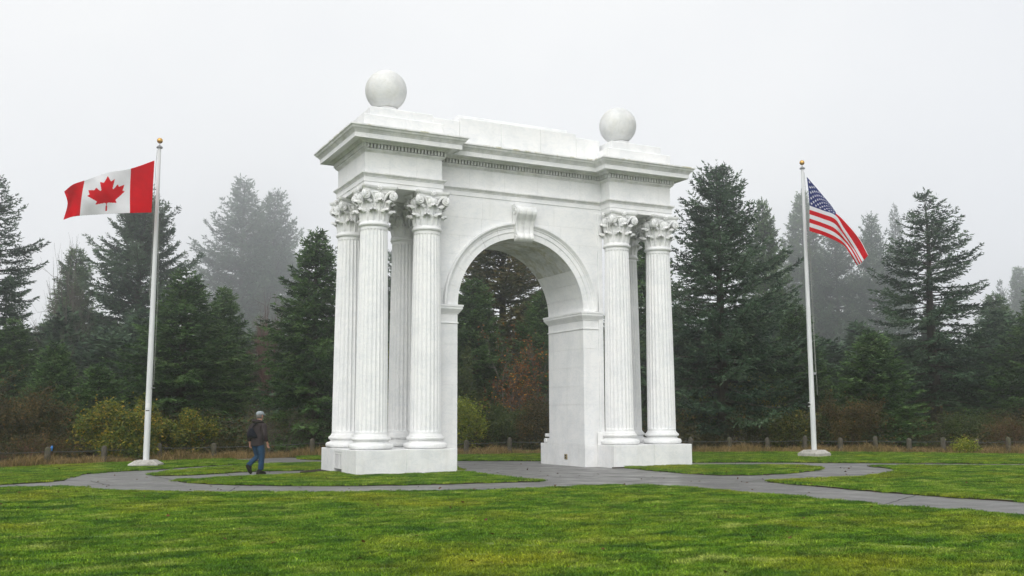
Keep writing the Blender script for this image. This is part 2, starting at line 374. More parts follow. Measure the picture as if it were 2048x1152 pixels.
# ------------------------------------------------------------------ ground, lawns, path
def px_poly(L, z=0.0): return [ground_at(u, v, z) for u, v in L]
g = MB(); n = 64
g.add([(0, 0, -0.02)] + [(310 * math.cos(2 * math.pi * i / n), 310 * math.sin(2 * math.pi * i / n), -0.02) for i in range(n)],
      [(0, i + 1, (i + 1) % n + 1) for i in range(n)])
tag(g.build('ground', SOIL), 'dark leaf-strewn forest soil', kind='structure')
path_px = [(-500, 1010), (-500, 960), (0, 955), (250, 930), (440, 915.5), (640, 915.5), (1384, 918), (1700, 920), (2048, 921), (2700, 924), (2700, 1150), (2048, 1050), (1700, 1022), (1300, 1000), (700, 1003), (300, 1003)]
pm = MB(); P = px_poly(path_px); pm.add(P, [tuple(range(len(P)))])
path = tag(pm.build('path', ASPH), 'damp grey asphalt path looping round the arch', kind='structure')
LAWN_H = 0.030
def lawn(pts):
    b = MB(); n = len(pts)
    lo = [(p[0], p[1], -0.02) for p in pts]
    c = np.mean([p[:2] for p in pts], 0)
    b.add(lo + [(p[0], p[1], LAWN_H) for p in pts], [(i, (i + 1) % n, n + (i + 1) % n, n + i) for i in range(n)], 1)
    b.add([(p[0], p[1], LAWN_H) for p in pts], [tuple(range(n))], 0)
    return tag(b.build('lawn', [LAWN, SOIL]), 'mown green lawn', kind='structure')
def smooth_px(L, it=1):
    """Chaikin on an open chain of pixels, keeping both ends"""
    for _ in range(it):
        o = [L[0]]
        for a, b in zip(L[:-1], L[1:]):
            o += [(a[0] * .75 + b[0] * .25, a[1] * .75 + b[1] * .25), (a[0] * .25 + b[0] * .75, a[1] * .25 + b[1] * .75)]
        L = o + [L[-1]]
    return L
def wobble(P, amp=0.05, seg=0.5):
    """break straight turf edges into slightly uneven ones"""
    out = []
    rng = random.Random(len(P))
    n = len(P)
    for i in range(n):
        a, b = np.array(P[i]), np.array(P[(i + 1) % n]); d = np.linalg.norm(b - a)
        k = max(1, min(60, int(d / seg)))
        t = (b - a) / (d + 1e-9); nn = np.array([-t[1], t[0], 0])
        for j in range(k):
            q = a + (b - a) * j / k
            if j and d < 60: q = q + nn * rng.uniform(-amp, amp)
            out.append(q)
    return out
near_edge = [(0, 977), (150, 974.5), (164, 978), (191, 981), (239, 983.5), (342, 986), (533, 986.8), (700, 986), (905, 984.2), (1042, 980.3), (1178, 973.5), (1233, 971.6), (1315, 972.4), (1400, 979), (1553, 990.6), (1758, 1012), (1878, 1020), (2048, 1034), (2500, 1075)]
near = [(-500, 993)] + [(u, v + 1.2) for u, v in smooth_px([(-100, 980)] + near_edge)]
Pn = px_poly(near)
B0 = CAM[:2]
def rel(r, f): q = RIGHT0 * r + FWD0 * f; return np.array([B0[0] + q[0], B0[1] + q[1], 0])
Pn = wobble(Pn + [rel(60, -45), rel(-60, -45)])
islA = smooth_px([(304, 951), (306, 949.5), (328, 945.4), (393, 939.3), (485, 931.8), (526, 929.4), (641, 926.6), (760, 927)]) + [(760, 939)] + smooth_px([(760, 939), (641, 941), (492, 943.7), (420, 949.2), (355, 951.8), (312, 952)])
islB = smooth_px([(356, 963.2), (362, 961), (410, 958.4), (506, 954), (625, 949.5), (665, 944)]) + [(720, 938), (900, 935), (918, 941)] + smooth_px([(918, 941), (953, 949.5), (1025, 958.4), (1080, 963)]) + smooth_px([(1080, 963.8), (1007, 965.5), (837, 970.4), (700, 972.2), (581, 972.2), (444, 970.3), (369, 965.5)])
islC = smooth_px([(1226, 934), (1247, 936), (1315, 943), (1400, 949.5), (1450, 952), (1553, 949.5), (1621, 943.7), (1640, 939), (1636, 936), (1618, 934.0), (1553, 931.4), (1450, 932.2), (1384, 932.8)]) + [(1300, 931)]
islD = smooth_px([(1734, 932.6), (1775, 937), (1797, 940.5), (1801, 943.4), (1790, 946.5), (1758, 952.5), (1690, 957.5), (1600, 960.5), (1534, 963.2)]) + smooth_px([(1536, 964.5), (1620, 972), (1707, 980.3), (1861, 992.6), (2048, 1005), (2500, 1035)]) + [(2500, 936), (2048, 933.6)]
farL = [(-500, 955)] + [(-500, 1000)] + [(0, 970)] + smooth_px([(0, 970), (127, 963), (134, 957), (160, 949.5), (205, 945.5), (256, 942), (321, 940), (376, 934.5), (485, 928.5), (512, 926)]) + [(468, 921.5), (455, 918), (390, 916), (321, 919), (0, 930)]
farR = [(641, 920.7), (915, 922.3), (1120, 922.6), (1385, 925.6), (1519, 925.2), (1690, 926.4), (2048, 928.5), (2500, 931), (2500, 906), (2048, 904), (1700, 901.5), (1384, 902), (1000, 903), (760, 905), (600, 909), (600, 919)]
polys = [Pn] + [wobble(px_poly(L)) for L in (islA, islB, islC, islD, farL, farR)]
lawns = [lawn(P) for P in polys]
# tarred seams across the path
sm = MB()
for (u0, v0), (u1, v1) in (((540, 962.5), (645, 972)),((181, 962), (220, 971)), ((28, 969), (50, 975)), ((304, 952), (356, 962)), ((445, 945.5), (465, 952.5)), ((1126, 973), (1170, 969)), ((1205, 969.5), (1330, 955)), ((950, 960), (1180, 972)), ((455, 985), (477, 973)), ((1300, 984), (1345, 1003)), ((1690, 958), (1640, 973)), ((1560, 949), (1640, 955)), ((1830, 991), (1760, 1011)), ((1110, 945), (1300, 957))):
    a, b = ground_at(u0, v0), ground_at(u1, v1); d = b - a; d /= np.linalg.norm(d); nn = np.array([-d[1], d[0], 0]) * 0.014
    K = 9; rng = random.Random(int(u0))
    L = [a + (b - a) * i / K + nn * rng.uniform(-2, 2) for i in range(K + 1)]
    V = [(p + nn) for p in L] + [(p - nn) for p in L]
    sm.add([(v[0], v[1], 0.004) for v in V], [(i, i + 1, K + 2 + i, K + 1 + i) for i in range(K)])
tag(sm.build('path_seams', SEAM, path), kind='stuff')
cs = MB()  # soil-coloured strips paint contact shade along the plinth feet
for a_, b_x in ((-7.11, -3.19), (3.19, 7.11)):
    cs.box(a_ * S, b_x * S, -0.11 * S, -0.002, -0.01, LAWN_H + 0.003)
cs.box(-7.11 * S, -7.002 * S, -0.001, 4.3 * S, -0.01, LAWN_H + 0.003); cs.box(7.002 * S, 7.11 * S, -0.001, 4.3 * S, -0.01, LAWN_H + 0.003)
tag(cs.build('contact_shade_strip', SOIL), kind='structure')
# worn bare soil by the near plinth and the path edge behind the walker
sp = MB()
for L in ([(632, 940.5), (650, 939), (730, 951.5), (745, 956), (700, 956), (660, 950.5), (600, 945.5)], [(452, 924.5), (470, 922.0), (495, 921), (512, 921.2), (528, 923.0), (516, 926), (485, 928)]):
    P = wobble(px_poly(L), 0.08, 0.3); b = len(P)
    sp.add([(p[0], p[1], LAWN_H + 0.006) for p in P] + [(p[0], p[1], 0.0) for p in P], [tuple(range(b))] + [(i, (i + 1) % b, b + (i + 1) % b, b + i) for i in range(b)])
tag(sp.build('bare_soil', SOIL), kind='structure')

# grass: clumps of real blades set on the lawns
def grass_patch(seed, nb=190, size=0.30, h=(0.014, 0.036)):
    r = np.random.RandomState(seed)
    x = r.uniform(-size / 2, size / 2, nb); y = r.uniform(-size / 2, size / 2, nb)
    H = r.uniform(h[0], h[1], nb); a = r.uniform(0, 2 * np.pi, nb); W = r.uniform(0.0030, 0.0065, nb)
    lean = r.uniform(0.2, 1.7, nb) * H; la = r.uniform(0, 2 * np.pi, nb)
    dx, dy = np.cos(a) * W, np.sin(a) * W
    lx, ly = np.cos(la) * lean, np.sin(la) * lean
    V = np.zeros((nb, 5, 3))
    V[:, 0] = np.stack([x - dx, y - dy, -0.01 + 0 * x], 1); V[:, 1] = np.stack([x + dx, y + dy, -0.01 + 0 * x], 1)
    V[:, 2] = np.stack([x - dx * .7 + lx * .35, y - dy * .7 + ly * .35, H * .6], 1); V[:, 3] = np.stack([x + dx * .7 + lx * .35, y + dy * .7 + ly * .35, H * .6], 1)
    V[:, 4] = np.stack([x + lx, y + ly, H], 1)
    o = (np.arange(nb) * 5)[:, None]
    F = np.concatenate([o + [0, 1, 3], o + [0, 3, 2], o + [2, 3, 4]])
    return V.reshape(-1, 3), F, np.repeat(r.rand(nb), 5)
def inside(P, x, y):
    P = np.asarray(P)[:, :2]; c = np.zeros(len(x), bool); j = len(P) - 1
    for i in range(len(P)):
        xi, yi = P[i]; xj, yj = P[j]
        hit = ((yi > y) != (yj > y)) & (x < (xj - xi) * (y - yi) / (yj - yi + 1e-12) + xi)
        c ^= hit; j = i
    return c
patches = []
for s in range(5):
    V, F, T = grass_patch(s + 11)
    me = np_mesh('grass_clump', V, F, [BLADE], attr=T); o = bpy.data.objects.new('grass_clump', me); patches.append(o)
rs = np.random.RandomState(5)
N = 62000
# even scatter over the wedge the photograph looks into, and a little more
f = np.sqrt(rs.uniform(8.0 ** 2, 46.0 ** 2, N)); r_ = rs.uniform(-0.66, 0.66, N) * f
x = B0[0] + RIGHT0[0] * r_ + FWD0[0] * f; y = B0[1] + RIGHT0[1] * r_ + FWD0[1] * f
ok = np.zeros(N, bool)
for P in polys: ok |= inside(P, x, y)
ok &= ~((y / S > -0.10) & (y / S < 5.0) & (np.abs(x / S) < 7.10) & (np.abs(x / S) > 2.66))      # no turf against the plinths
x, y, f = x[ok], y[ok], f[ok]
pk = rs.randint(0, len(patches), len(x))
for k, po in enumerate(patches):
    q = pk == k
    me = bpy.data.meshes.new('grass'); V = np.stack([x[q], y[q], np.full(q.sum(), LAWN_H)], 1)
    me.vertices.add(len(V)); me.vertices.foreach_set('co', V.astype(np.float32).ravel()); me.update()
    go = obj('grass', me); tag(go, 'short damp grass blades of the lawns', kind='stuff')
    ng = bpy.data.node_groups.new('grass_scatter', 'GeometryNodeTree')
    ng.interface.new_socket('Geometry', in_out='INPUT', socket_type='NodeSocketGeometry'); ng.interface.new_socket('Geometry', in_out='OUTPUT', socket_type='NodeSocketGeometry')
    gi = ng.nodes.new('NodeGroupInput'); gout = ng.nodes.new('NodeGroupOutput')
    iop = ng.nodes.new('GeometryNodeInstanceOnPoints'); oi = ng.nodes.new('GeometryNodeObjectInfo'); oi.inputs['Object'].default_value = po
    rv = ng.nodes.new('FunctionNodeRandomValue'); rv.data_type = 'FLOAT_VECTOR'; rv.inputs[0].default_value = (-0.05, -0.05, 0); rv.inputs[1].default_value = (0.05, 0.05, 6.283)
    rsn = ng.nodes.new('FunctionNodeRandomValue'); rsn.data_type = 'FLOAT'; rsn.inputs[2].default_value = 0.7; rsn.inputs[3].default_value = 1.4; rsn.inputs['Seed'].default_value = 3
    ng.links.new(gi.outputs[0], iop.inputs['Points']); ng.links.new(oi.outputs['Geometry'], iop.inputs['Instance'])
    ng.links.new(rv.outputs[0], iop.inputs['Rotation']); ng.links.new(rsn.outputs[1], iop.inputs['Scale']); ng.links.new(iop.outputs[0], gout.inputs[0])
    md = go.modifiers.new('scatter', 'NODES'); md.node_group = ng

# ------------------------------------------------------------------ the arch
arch = thing('triumphal_arch', 'white marble memorial arch with fluted columns and two stone balls on top', 'arch')
U = S
def part(mb, name, m=None, auto=None, smooth=False, parent=None): return mb.build(name, m or MARBLE, parent or arch, U, smooth, auto)
PLZ = 0.864
J = 0.004
# plinths
def plinth(sgn):
    def bx(x0, x1, y0, y1, z0, z1, name='plinth_stone'):
        a, b = sorted((sgn * x0, sgn * x1)); mb = MB(); mb.bbox(a, b, y0, y1, z0, z1, 0.012); part(mb, name, MARBLE_LOW)
    j = J / 2
    bx(3.30, 5.18 - j, 0, 4.22, -0.05, PLZ)
    if sgn < 0:                                     # outer stones leave the vent recess free
        bx(5.18 + j, 7.0, 0, 1.66, -0.05, PLZ); bx(5.18 + j, 6.70, 1.663, 2.60, -0.05, PLZ - 0.001)
        bx(6.703, 7.0, 1.663, 2.60, 0.75, PLZ); bx(5.18 + j, 7.0, 2.603, 4.22, -0.05, PLZ)
    else:
        bx(5.18 + j, 7.0, 0, 4.22, -0.05, PLZ)
    bx(2.74, 3.298, 1.22, 4.89, -0.05, PLZ - 0.002)
    bx(3.302, 4.30, 4.222, 4.89, -0.05, PLZ - 0.002)
plinth(-1); plinth(1)
# vent grille in the left plinth
v = MB()
v.box(-6.995, -6.965, 1.68, 1.73, 0.17, 0.74); v.box(-6.995, -6.965, 2.53, 2.58, 0.17, 0.74); v.box(-6.995, -6.965, 1.73, 2.53, 0.68, 0.74); v.box(-6.995, -6.965, 1.73, 2.53, 0.17, 0.215)
v.box(-6.997, -6.96, 1.97, 2.05, 0.215, 0.68)
vent = part(v, 'vent_grille', WHITEP)
for z in np.arange(0.235, 0.67, 0.047):
    for y0, y1 in ((1.735, 1.965), (2.055, 2.525)):
        sl_ = MB(); sl_.add([(-6.985, y0, z), (-6.985, y1, z), (-6.95, y1, z + 0.03), (-6.95, y0, z + 0.03), (-6.985, y0, z - 0.006), (-6.985, y1, z - 0.006), (-6.95, y1, z + 0.024), (-6.95, y0, z + 0.024)],
                         [(0, 1, 2, 3), (7, 6, 5, 4), (0, 4, 5, 1), (1, 5, 6, 2), (2, 6, 7, 3), (3, 7, 4, 0)]); part(sl_, 'slat', WHITEP, parent=vent)
ol = MB(); ol.box(2.715, 2.742, 2.62, 2.83, 0.25, 0.46); olp = part(ol, 'outlet_plate', OUTLET)
ol = MB()
for z in (0.29, 0.38): ol.box(2.708, 2.716, 2.68, 2.77, z, z + 0.055)
part(ol, 'outlet_socket', DARKM, parent=olp)

# piers: coursed stones
CO = [PLZ, 1.69, 2.44, 3.18, 3.93, 4.67, 5.44]
YF, YB, XI, XO = 1.25, 4.12, 2.74, 3.66
YF2 = 1.25
rng = random.Random(3)
for sgn in (-1, 1):
    for k, (z0, z1) in enumerate(zip(CO[:-1], CO[1:])):
        cut = 1.25 + (0.95 if k % 2 else 2.05) + rng.uniform(-0.08, 0.08)
        for y0, y1 in ((YF, cut - J / 2), (cut + J / 2, YB)):
            mb = MB(); a, b = sorted((sgn * XI, sgn * 3.45)); dx = rng.uniform(-0.002, 0.002)
            mb.bbox(a + dx, b + dx, y0, y1, z0 + J / 2, z1 - J / 2, 0.004); part(mb, 'pier_stone')
    core = MB(); a, b = sorted((sgn * (XI + 0.03), sgn * 3.6)); core.box(a, b, YF + 0.03, YB - 0.03, PLZ - 0.01, 10.2); part(core, 'pier_core')
    pil = MB(); a, b = sorted((sgn * 3.455, sgn * XO)); pil.bbox(a, b, YF - 0.05, YB + 0.02, PLZ, 10.2, 0.01); part(pil, 'pilaster')
    pil = MB(); a, b = sorted((sgn * 3.302, sgn * 3.66)); pil.bbox(a, b, YF - 0.10, YF - 0.052, -0.05, 1.36, 0.012); part(pil, 'pilaster_foot', MARBLE_LOW)
    pil = MB(); a, b = sorted((sgn * 3.662, sgn * 4.15)); pil.bbox(a, b, 3.93, 4.15, PLZ, 10.2, 0.01); part(pil, 'rear_pilaster')
    # base roll behind the pier
    rb = MB()
    for zc, rr, yo in ((0.97, 0.105, 0.34), (1.2, 0.07, 0.28)):
        L = [(sgn * (XI - 0.02 + (0 if i else 0)), YB + yo, zc) for i in range(1)] + [(sgn * 4.1, YB + yo, zc)]
        rb.tube(L, rr, 12)
        rb.box(*sorted((sgn * (XI + 0.02), sgn * 4.1)), YB + 0.0, YB + yo, zc - rr * .9, zc + rr * .9)
    part(rb, 'base_roll', MARBLE_LOW, auto=40)
    # impost: frieze band and moulded cornice wrapped round the pier
    def impost_ring(prof, name):
        for (x0, x1, y0, y1) in ((XI, 3.45, YF, YB),):
            mb = MB(); G = []
            for d, z in prof:
                xa, xb = sgn * (x0 - d), sgn * (x1 + d)
                G.append([(xa, y0 - d, z), (xb, y0 - d, z), (xb, y1 + d, z), (xa, y1 + d, z)])
            mb.grid(G, closed_u=True); nn = len(prof)
            mb.add(G[0], [(3, 2, 1, 0)]); mb.add(G[-1], [(0, 1, 2, 3)]); part(mb, name)
    impost_ring([(0.0, 5.443), (0.03, 5.45), (0.03, 5.49), (0.0, 5.50), (0.0, 5.80)], 'impost_band')
    impost_ring([(0.0, 5.802), (0.03, 5.81), (0.03, 5.84), (0.05, 5.85), (0.07, 5.88), (0.12, 5.95), (0.135, 5.98), (0.15, 5.985), (0.15, 6.07), (0.175, 6.075), (0.175, 6.145), (0.0, 6.149)], 'impost_cornice')
    mb = MB(); G = []
    for d, z in [(0.0, 5.802), (0.03, 5.81), (0.05, 5.85), (0.12, 5.95), (0.15, 5.985), (0.15, 6.07), (0.175, 6.075), (0.175, 6.145), (0.0, 6.149)]:
        G.append([(sgn * 3.665, 3.93 - d, z), (sgn * (4.15 + d), 3.93 - d, z), (sgn * (4.15 + d), 4.15 + d, z), (sgn * 3.665, 4.15 + d, z)])
    mb.grid(G, closed_u=True); part(mb, 'rear_impost')
# spandrel stones round the arch
ZS, RI, RO = 6.15, 2.745, 3.32
CS = [6.15, 6.74, 7.40, 8.10, 8.82, 9.52, 10.2]
def circ(x, R): return ZS + math.sqrt(max(0, R * R - x * x)) if abs(x) < R else ZS
for k, (z0, z1) in enumerate(zip(CS[:-1], CS[1:])):
    cuts = [-3.45] + ([-2.68, -0.9, 0.9, 2.62] if k % 2 else [-1.75, 0.0, 1.75]) + [3.45]
    if k == 5: cuts = [-3.45, -1.7, 0.0, 1.45, 3.45]
    for x0, x1 in zip(cuts[:-1], cuts[1:]):
        a, b, lo, hi = x0 + J / 2, x1 - J / 2, z0 + J / 2, z1 - J / 2
        xs = [x for x in np.linspace(a, b, 29) if max(lo, circ(x, RO - 0.02)) < hi - 0.015]
        if len(xs) < 2: continue
        # the run(s) of the course outside the arch ring
        runs = []; step = (b - a) / 28
        for x in xs:
            if runs and x - runs[-1][-1] < step * 1.5: runs[-1].append(x)
            else: runs.append([x])
        for R_ in runs:
            if len(R_) < 2: continue
            bot = [(x, max(lo, circ(x, RO - 0.02))) for x in R_]
            poly = bot + [(R_[-1], hi), (R_[0], hi)]
            mb = MB(); dy = rng.uniform(-0.002, 0.002); mb.prism(poly, YF + dy, YB, axis='y'); part(mb, 'spandrel_stone')
# vault stones and moulded arch ring
NV = 15
for i in range(NV):
    a0, a1 = math.pi * i / NV, math.pi * (i + 1) / NV
    a0 += 0.0016; a1 -= 0.0016
    for y0, y1 in (((YF + 0.02, 2.6), (2.607, YB)) if i % 2 else ((YF + 0.02, 3.3), (3.307, YB))):
        mb = MB(); A = np.linspace(a0, a1, 6)
        poly = [(RI * math.cos(a), ZS + RI * math.sin(a)) for a in A] + [((RO - 0.05) * math.cos(a), ZS + (RO - 0.05) * math.sin(a)) for a in A[::-1]]
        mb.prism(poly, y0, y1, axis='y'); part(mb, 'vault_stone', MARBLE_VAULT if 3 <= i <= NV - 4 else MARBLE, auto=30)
NR = 13
AP = [(RI, 0.0), (RI, 0.055), (2.98, 0.055), (2.985, 0.085), (3.135, 0.085), (3.14, 0.10), (3.16, 0.115), (3.19, 0.115), (3.20, 0.13), (3.22, 0.15), (3.26, 0.185), (3.275, 0.20), (3.34, 0.20), (3.345, 0.0)]
for i in range(NR):
    a0, a1 = math.pi * i / NR, math.pi * (i + 1) / NR
    if i == NR // 2: continue                        # keystone sits here
    G = []
    for a in np.linspace(a0 + 0.0012, a1 - 0.0012, 9):
        G.append([(r * math.cos(a), YF + 0.019 - d, ZS + r * math.sin(a)) for r, d in AP])
    mb = MB(); mb.grid(G, closed_u=True); mb.add(G[0], [tuple(range(len(AP)))]); mb.add(G[-1], [tuple(range(len(AP)))]); part(mb, 'archivolt_stone', auto=25)
# keystone console
Zk = np.linspace(0, 1, 41)
def kp(t):      # forward reach of the console from the wall at t (0 top .. 1 bottom)
    key = [(0, 0.30), (0.05, 0.31), (0.12, 0.44), (0.20, 0.50), (0.28, 0.49), (0.36, 0.40), (0.44, 0.30), (0.55, 0.245), (0.68, 0.23), (0.78, 0.25), (0.86, 0.32), (0.92, 0.345), (0.97, 0.30), (1.0, 0.20)]
    return 0.90 * float(np.interp(t, [k[0] for k in key], [k[1] for k in key]))
ks = MB(); G = []
for t in Zk:
    z = 10.195 - t * 1.44; hw = 0.455 - 0.11 * t; row = [(-hw, YF - 0.02, z), (-hw, YF - kp(t) * 0.93, z)]
    for q in np.linspace(-1, 1, 31):
        rib = 0.035 * abs(math.sin(q * 2.5 * math.pi / 1.0 * 0.6 + 0)) ** 0.6 if t > 0.06 else 0.0
        row.append((q * hw, YF - kp(t) - rib, z))
    row += [(hw, YF - kp(t) * 0.93, z), (hw, YF - 0.02, z)]
    G.append(row)
ks.grid(G); ks.add(G[-1], [tuple(range(len(G[-1])))]); ks.add(G[0], [tuple(range(len(G[0])))])
for cz, cy, r0, xx in ((9.90, YF - 0.24, 0.16, -0.44), (8.88, YF - 0.18, 0.10, -0.36), (9.90, YF - 0.24, 0.16, 0.44), (8.88, YF - 0.18, 0.10, 0.36)):
    L = []
    for q in np.linspace(0, 1, 40):
        a = q * 4.2 * math.pi; r = r0 * (1 - 0.82 * q); L.append((xx, cy + r * math.cos(a), cz + r * math.sin(a)))
    ks.tube(L, [0.026 * (1 - 0.5 * q) for q in np.linspace(0, 1, 40)], 6)
part(ks, 'keystone', MARBLE_CAP, auto=50)

# columns
def column_meshes():
    b = MB()
    def tor(r, zc, h, k=9): return [(r + h * math.cos(a), zc + h * math.sin(a)) for a in np.linspace(-math.pi / 2, math.pi / 2, k)]
    prof = [(0.60, 0.0), (0.70, 0.004)] + tor(0.69, 0.112, 0.104) + [(0.66, 0.218), (0.66, 0.235), (0.625, 0.25), (0.615, 0.275), (0.63, 0.295), (0.655, 0.305)] + tor(0.635, 0.365, 0.06) + [(0.635, 0.43), (0.635, 0.455), (0.60, 0.475), (0.578, 0.53)]
    b.lathe(prof, 56)
    base = b.mesh('column_base', MARBLE_LOW, U, True); base.set_sharp_from_angle(angle=math.radians(45))
    # fluted shaft
    NF, K = 24, 8; z0, z1 = 0.53, 7.90
    def rad(z):
        t = (z - z0) / (z1 - z0); return 0.572 + (0.487 - 0.572) * (0.35 * t + 0.65 * t * t)
    zs = [z0, 0.58, 0.60, 0.615, 0.63, 0.65, 0.67, 0.70, 0.74] + list(np.linspace(1.0, 7.6, 12)) + [7.70, 7.73, 7.75, 7.77, 7.785, 7.80, 7.83, 7.90]
    G = []
    for z in zs:
        row = []
        R = rad(z); hw = R * math.pi / NF * 0.80
        for i in range(NF):
            for k in range(K):
                o = (k / K - 0.5) * 2 * math.pi / NF; s = o * R
                e = max(0, (0.60 + hw) - z, z - (7.785 - hw))
                if z < 0.60 or z > 7.785: e = hw * 2
                d = math.sqrt(max(0, hw * hw - s * s - e * e)) * 0.62
                a = i * 2 * math.pi / NF + o
                row.append(((R - d) * math.cos(a), (R - d) * math.sin(a), z))
        G.append(row)
    s = MB(); s.grid(G, closed_u=True)
    s.lathe([(0.48, 7.88), (0.52, 7.90), (0.545, 7.92), (0.56, 7.955), (0.555, 7.99), (0.535, 8.015), (0.52, 8.02), (0.515, 8.06), (0.49, 8.085)], 48)
    shaft = s.mesh('column_shaft', MARBLE, U, True); shaft.set_sharp_from_angle(angle=math.radians(38))
    # Corinthian capital, z 8.085 .. 9.336
    c = MB(); Z0 = 8.07
    c.lathe([(0.47, Z0), (0.465, Z0 + .3), (0.47, Z0 + .6), (0.50, Z0 + .8), (0.56, Z0 + .95), (0.60, Z0 + 1.02), (0.58, Z0 + 1.06)], 40)
    def leaf(ang, r0, zb, h, w, curl):
        NT, NA = 22, 15; A = []; B = []; rho = curl * 0.55; N1 = 12
        for i in range(NT):
            if i <= N1:
                q = i / N1; th = 0.0
                ro, z = 0.085 * q ** 2.2, (h - rho) * q
                lobe = 0.86 + 0.14 * abs(math.sin(q * math.pi * 3))
                ww = w * (0.80 + 0.30 * math.sin(q * math.pi * 0.62)) * lobe
            else:
                q = 1.0; th = (i - N1) / (NT - 1 - N1) * 2.75
                ro, z = 0.085 + rho * (1 - math.cos(th)), h - rho + rho * math.sin(th)
                ww = w * 1.06 * math.sqrt(max(0.0, 1 - (0.86 * th / 2.75) ** 2.4))
            ra, rb_ = [], []
            for j in range(NA):
                a = -1 + 2 * j / (NA - 1)
                lip = th / 2.75
                rib = 0.036 * (1 - abs(a)) ** 2 + 0.024 * math.cos(a * math.pi * 3) * (0.35 + 0.65 * q) - 0.060 * a * a * (0.4 + 0.6 * q) - 0.03 * lip * a * a
                R = r0 + ro + rib
                aa = (a * ww / 2) / max(r0 + ro * 0.6, 0.3)
                zt = z - 0.075 * a * a * q - 0.022 * lip * (1 - math.cos(a * math.pi * 3))
                ra.append((R * math.cos(ang + aa), R * math.sin(ang + aa), zb + zt))
                Rb = R - 0.03 * math.cos(th); zb2 = zt - 0.03 * math.sin(th)
                rb_.append((Rb * math.cos(ang + aa), Rb * math.sin(ang + aa), zb + zb2))
            A.append(ra); B.append(rb_)
        c.grid([ra + rb_[::-1] for ra, rb_ in zip(A, B)], closed_u=True)
        c.add(A[-1] + B[-1][::-1], [tuple(range(2 * NA))])
    for i in range(8):
        leaf(i * math.pi / 4 + math.pi / 8, 0.475, Z0 + 0.01, 0.46, 0.37, 0.135)
        leaf(i * math.pi / 4, 0.485, Z0 + 0.01, 0.80, 0.38, 0.15)
    # volutes: two scrolls meet under every corner of the abacus
    for f in range(4):
        rz = f * math.pi / 2; cr, sr = math.cos(rz), math.sin(rz)
        def X(p): return (p[0] * cr - p[1] * sr, p[0] * sr + p[1] * cr, p[2])
        for sd in (-1, 1):
            yc = -0.575; xc, zc = sd * 0.50, Z0 + 0.905
            tilt = 0.35 * sd
            L = []
            for q in np.linspace(0, 1, 16):       # stem rising from behind the leaves
                xs = sd * (0.12 + 0.30 * q ** 1.3); zs_ = Z0 + 0.52 + 0.53 * (1 - (1 - q) ** 1.7); L.append((xs, -0.485 - 0.09 * q, zs_))
            for q in np.linspace(0, 1, 46)[1:]:
                a = math.pi * 0.56 - q * 4.6 * math.pi; r = 0.155 * (1 - 0.84 * q)
                dx = sd * r * math.cos(a); L.append((xc + dx, yc - 0.0 + dx * tilt * sd * -0.0 - 0.06 * q, zc + r * math.sin(a)))
            n1 = len(L); R = [0.045] * 16 + [0.045 * (1 - 0.45 * q) for q in np.linspace(0, 1, n1 - 16)]
            c.tube([X(p) for p in L], R, 6, flat=1.0)
            # drum of the scroll running back to the corner
            D = []
            for yy, rr in ((-0.62, 0.06), (-0.60, 0.125), (-0.55, 0.135), (-0.46, 0.10), (-0.40, 0.11)):
                D.append((yy, rr))
            NN = 18
            G2 = [[X((xc + rr * math.cos(2 * math.pi * k / NN), yy, zc + rr * math.sin(2 * math.pi * k / NN))) for k in range(NN)] for yy, rr in D]
            c.grid(G2, closed_u=True); c.add(G2[0], [tuple(range(NN))])
        # bud and flower in the middle of the face
        G3 = []
        for r_, z_ in ((0.05, 0.66), (0.14, 0.68), (0.15, 0.74), (0.11, 0.76), (0.16, 0.80), (0.185, 0.88), (0.17, 0.96), (0.12, 1.02), (0.03, 1.04)):
            G3.append([X((r_ * (1 + 0.10 * math.cos(9 * a)) * math.cos(a), -0.50 + r_ * 0.8 * (1 + 0.10 * math.cos(9 * a)) * math.sin(a), Z0 + z_)) for a in np.linspace(0, 2 * math.pi, 37)[:-1]])
        c.grid(G3, closed_u=True)
        for k in range(7):
            a = 2 * math.pi * k / 7
            P0 = np.array((0, -0.60, Z0 + 1.16)); P1 = P0 + np.array((0.05 * math.cos(a), -0.035, 0.05 * math.sin(a))); P2 = P0 + np.array((0.115 * math.cos(a), -0.02, 0.115 * math.sin(a)))
            c.tube([X(P0), X(P1), X(P2)], [0.018, 0.042, 0.016], 6)
        c.tube([X((0, -0.60, Z0 + 1.16)), X((0, -0.67, Z0 + 1.16))], [0.045, 0.022], 8)
    # abacus with hollow sides and clipped corners
    def ab(hx, dep, cut, z):
        row = []
        for f in range(4):
            rz = f * math.pi / 2; cr, sr = math.cos(rz), math.sin(rz)
            for q in np.linspace(-1, 1, 13):
                x = q * (hx - cut); y = -(hx - dep * (1 - q * q)); row.append((x * cr - y * sr, x * sr + y * cr, z))
        return row
    AB = [ab(0.60, 0.13, 0.07, Z0 + 1.055), ab(0.615, 0.13, 0.07, Z0 + 1.10), ab(0.62, 0.13, 0.07, Z0 + 1.14), ab(0.66, 0.13, 0.075, Z0 + 1.16), ab(0.685, 0.13, 0.08, Z0 + 1.20), ab(0.69, 0.13, 0.08, Z0 + 1.262)]
    c.grid(AB, closed_u=True); c.add(AB[0], [tuple(range(len(AB[0])))]); c.add(AB[-1], [tuple(range(len(AB[-1])))])
    cap = c.mesh('column_capital', MARBLE_CAP, U, True); cap.set_sharp_from_angle(angle=math.radians(50))
    return base, shaft, cap
BASE, SHAFT, CAPI = column_meshes()
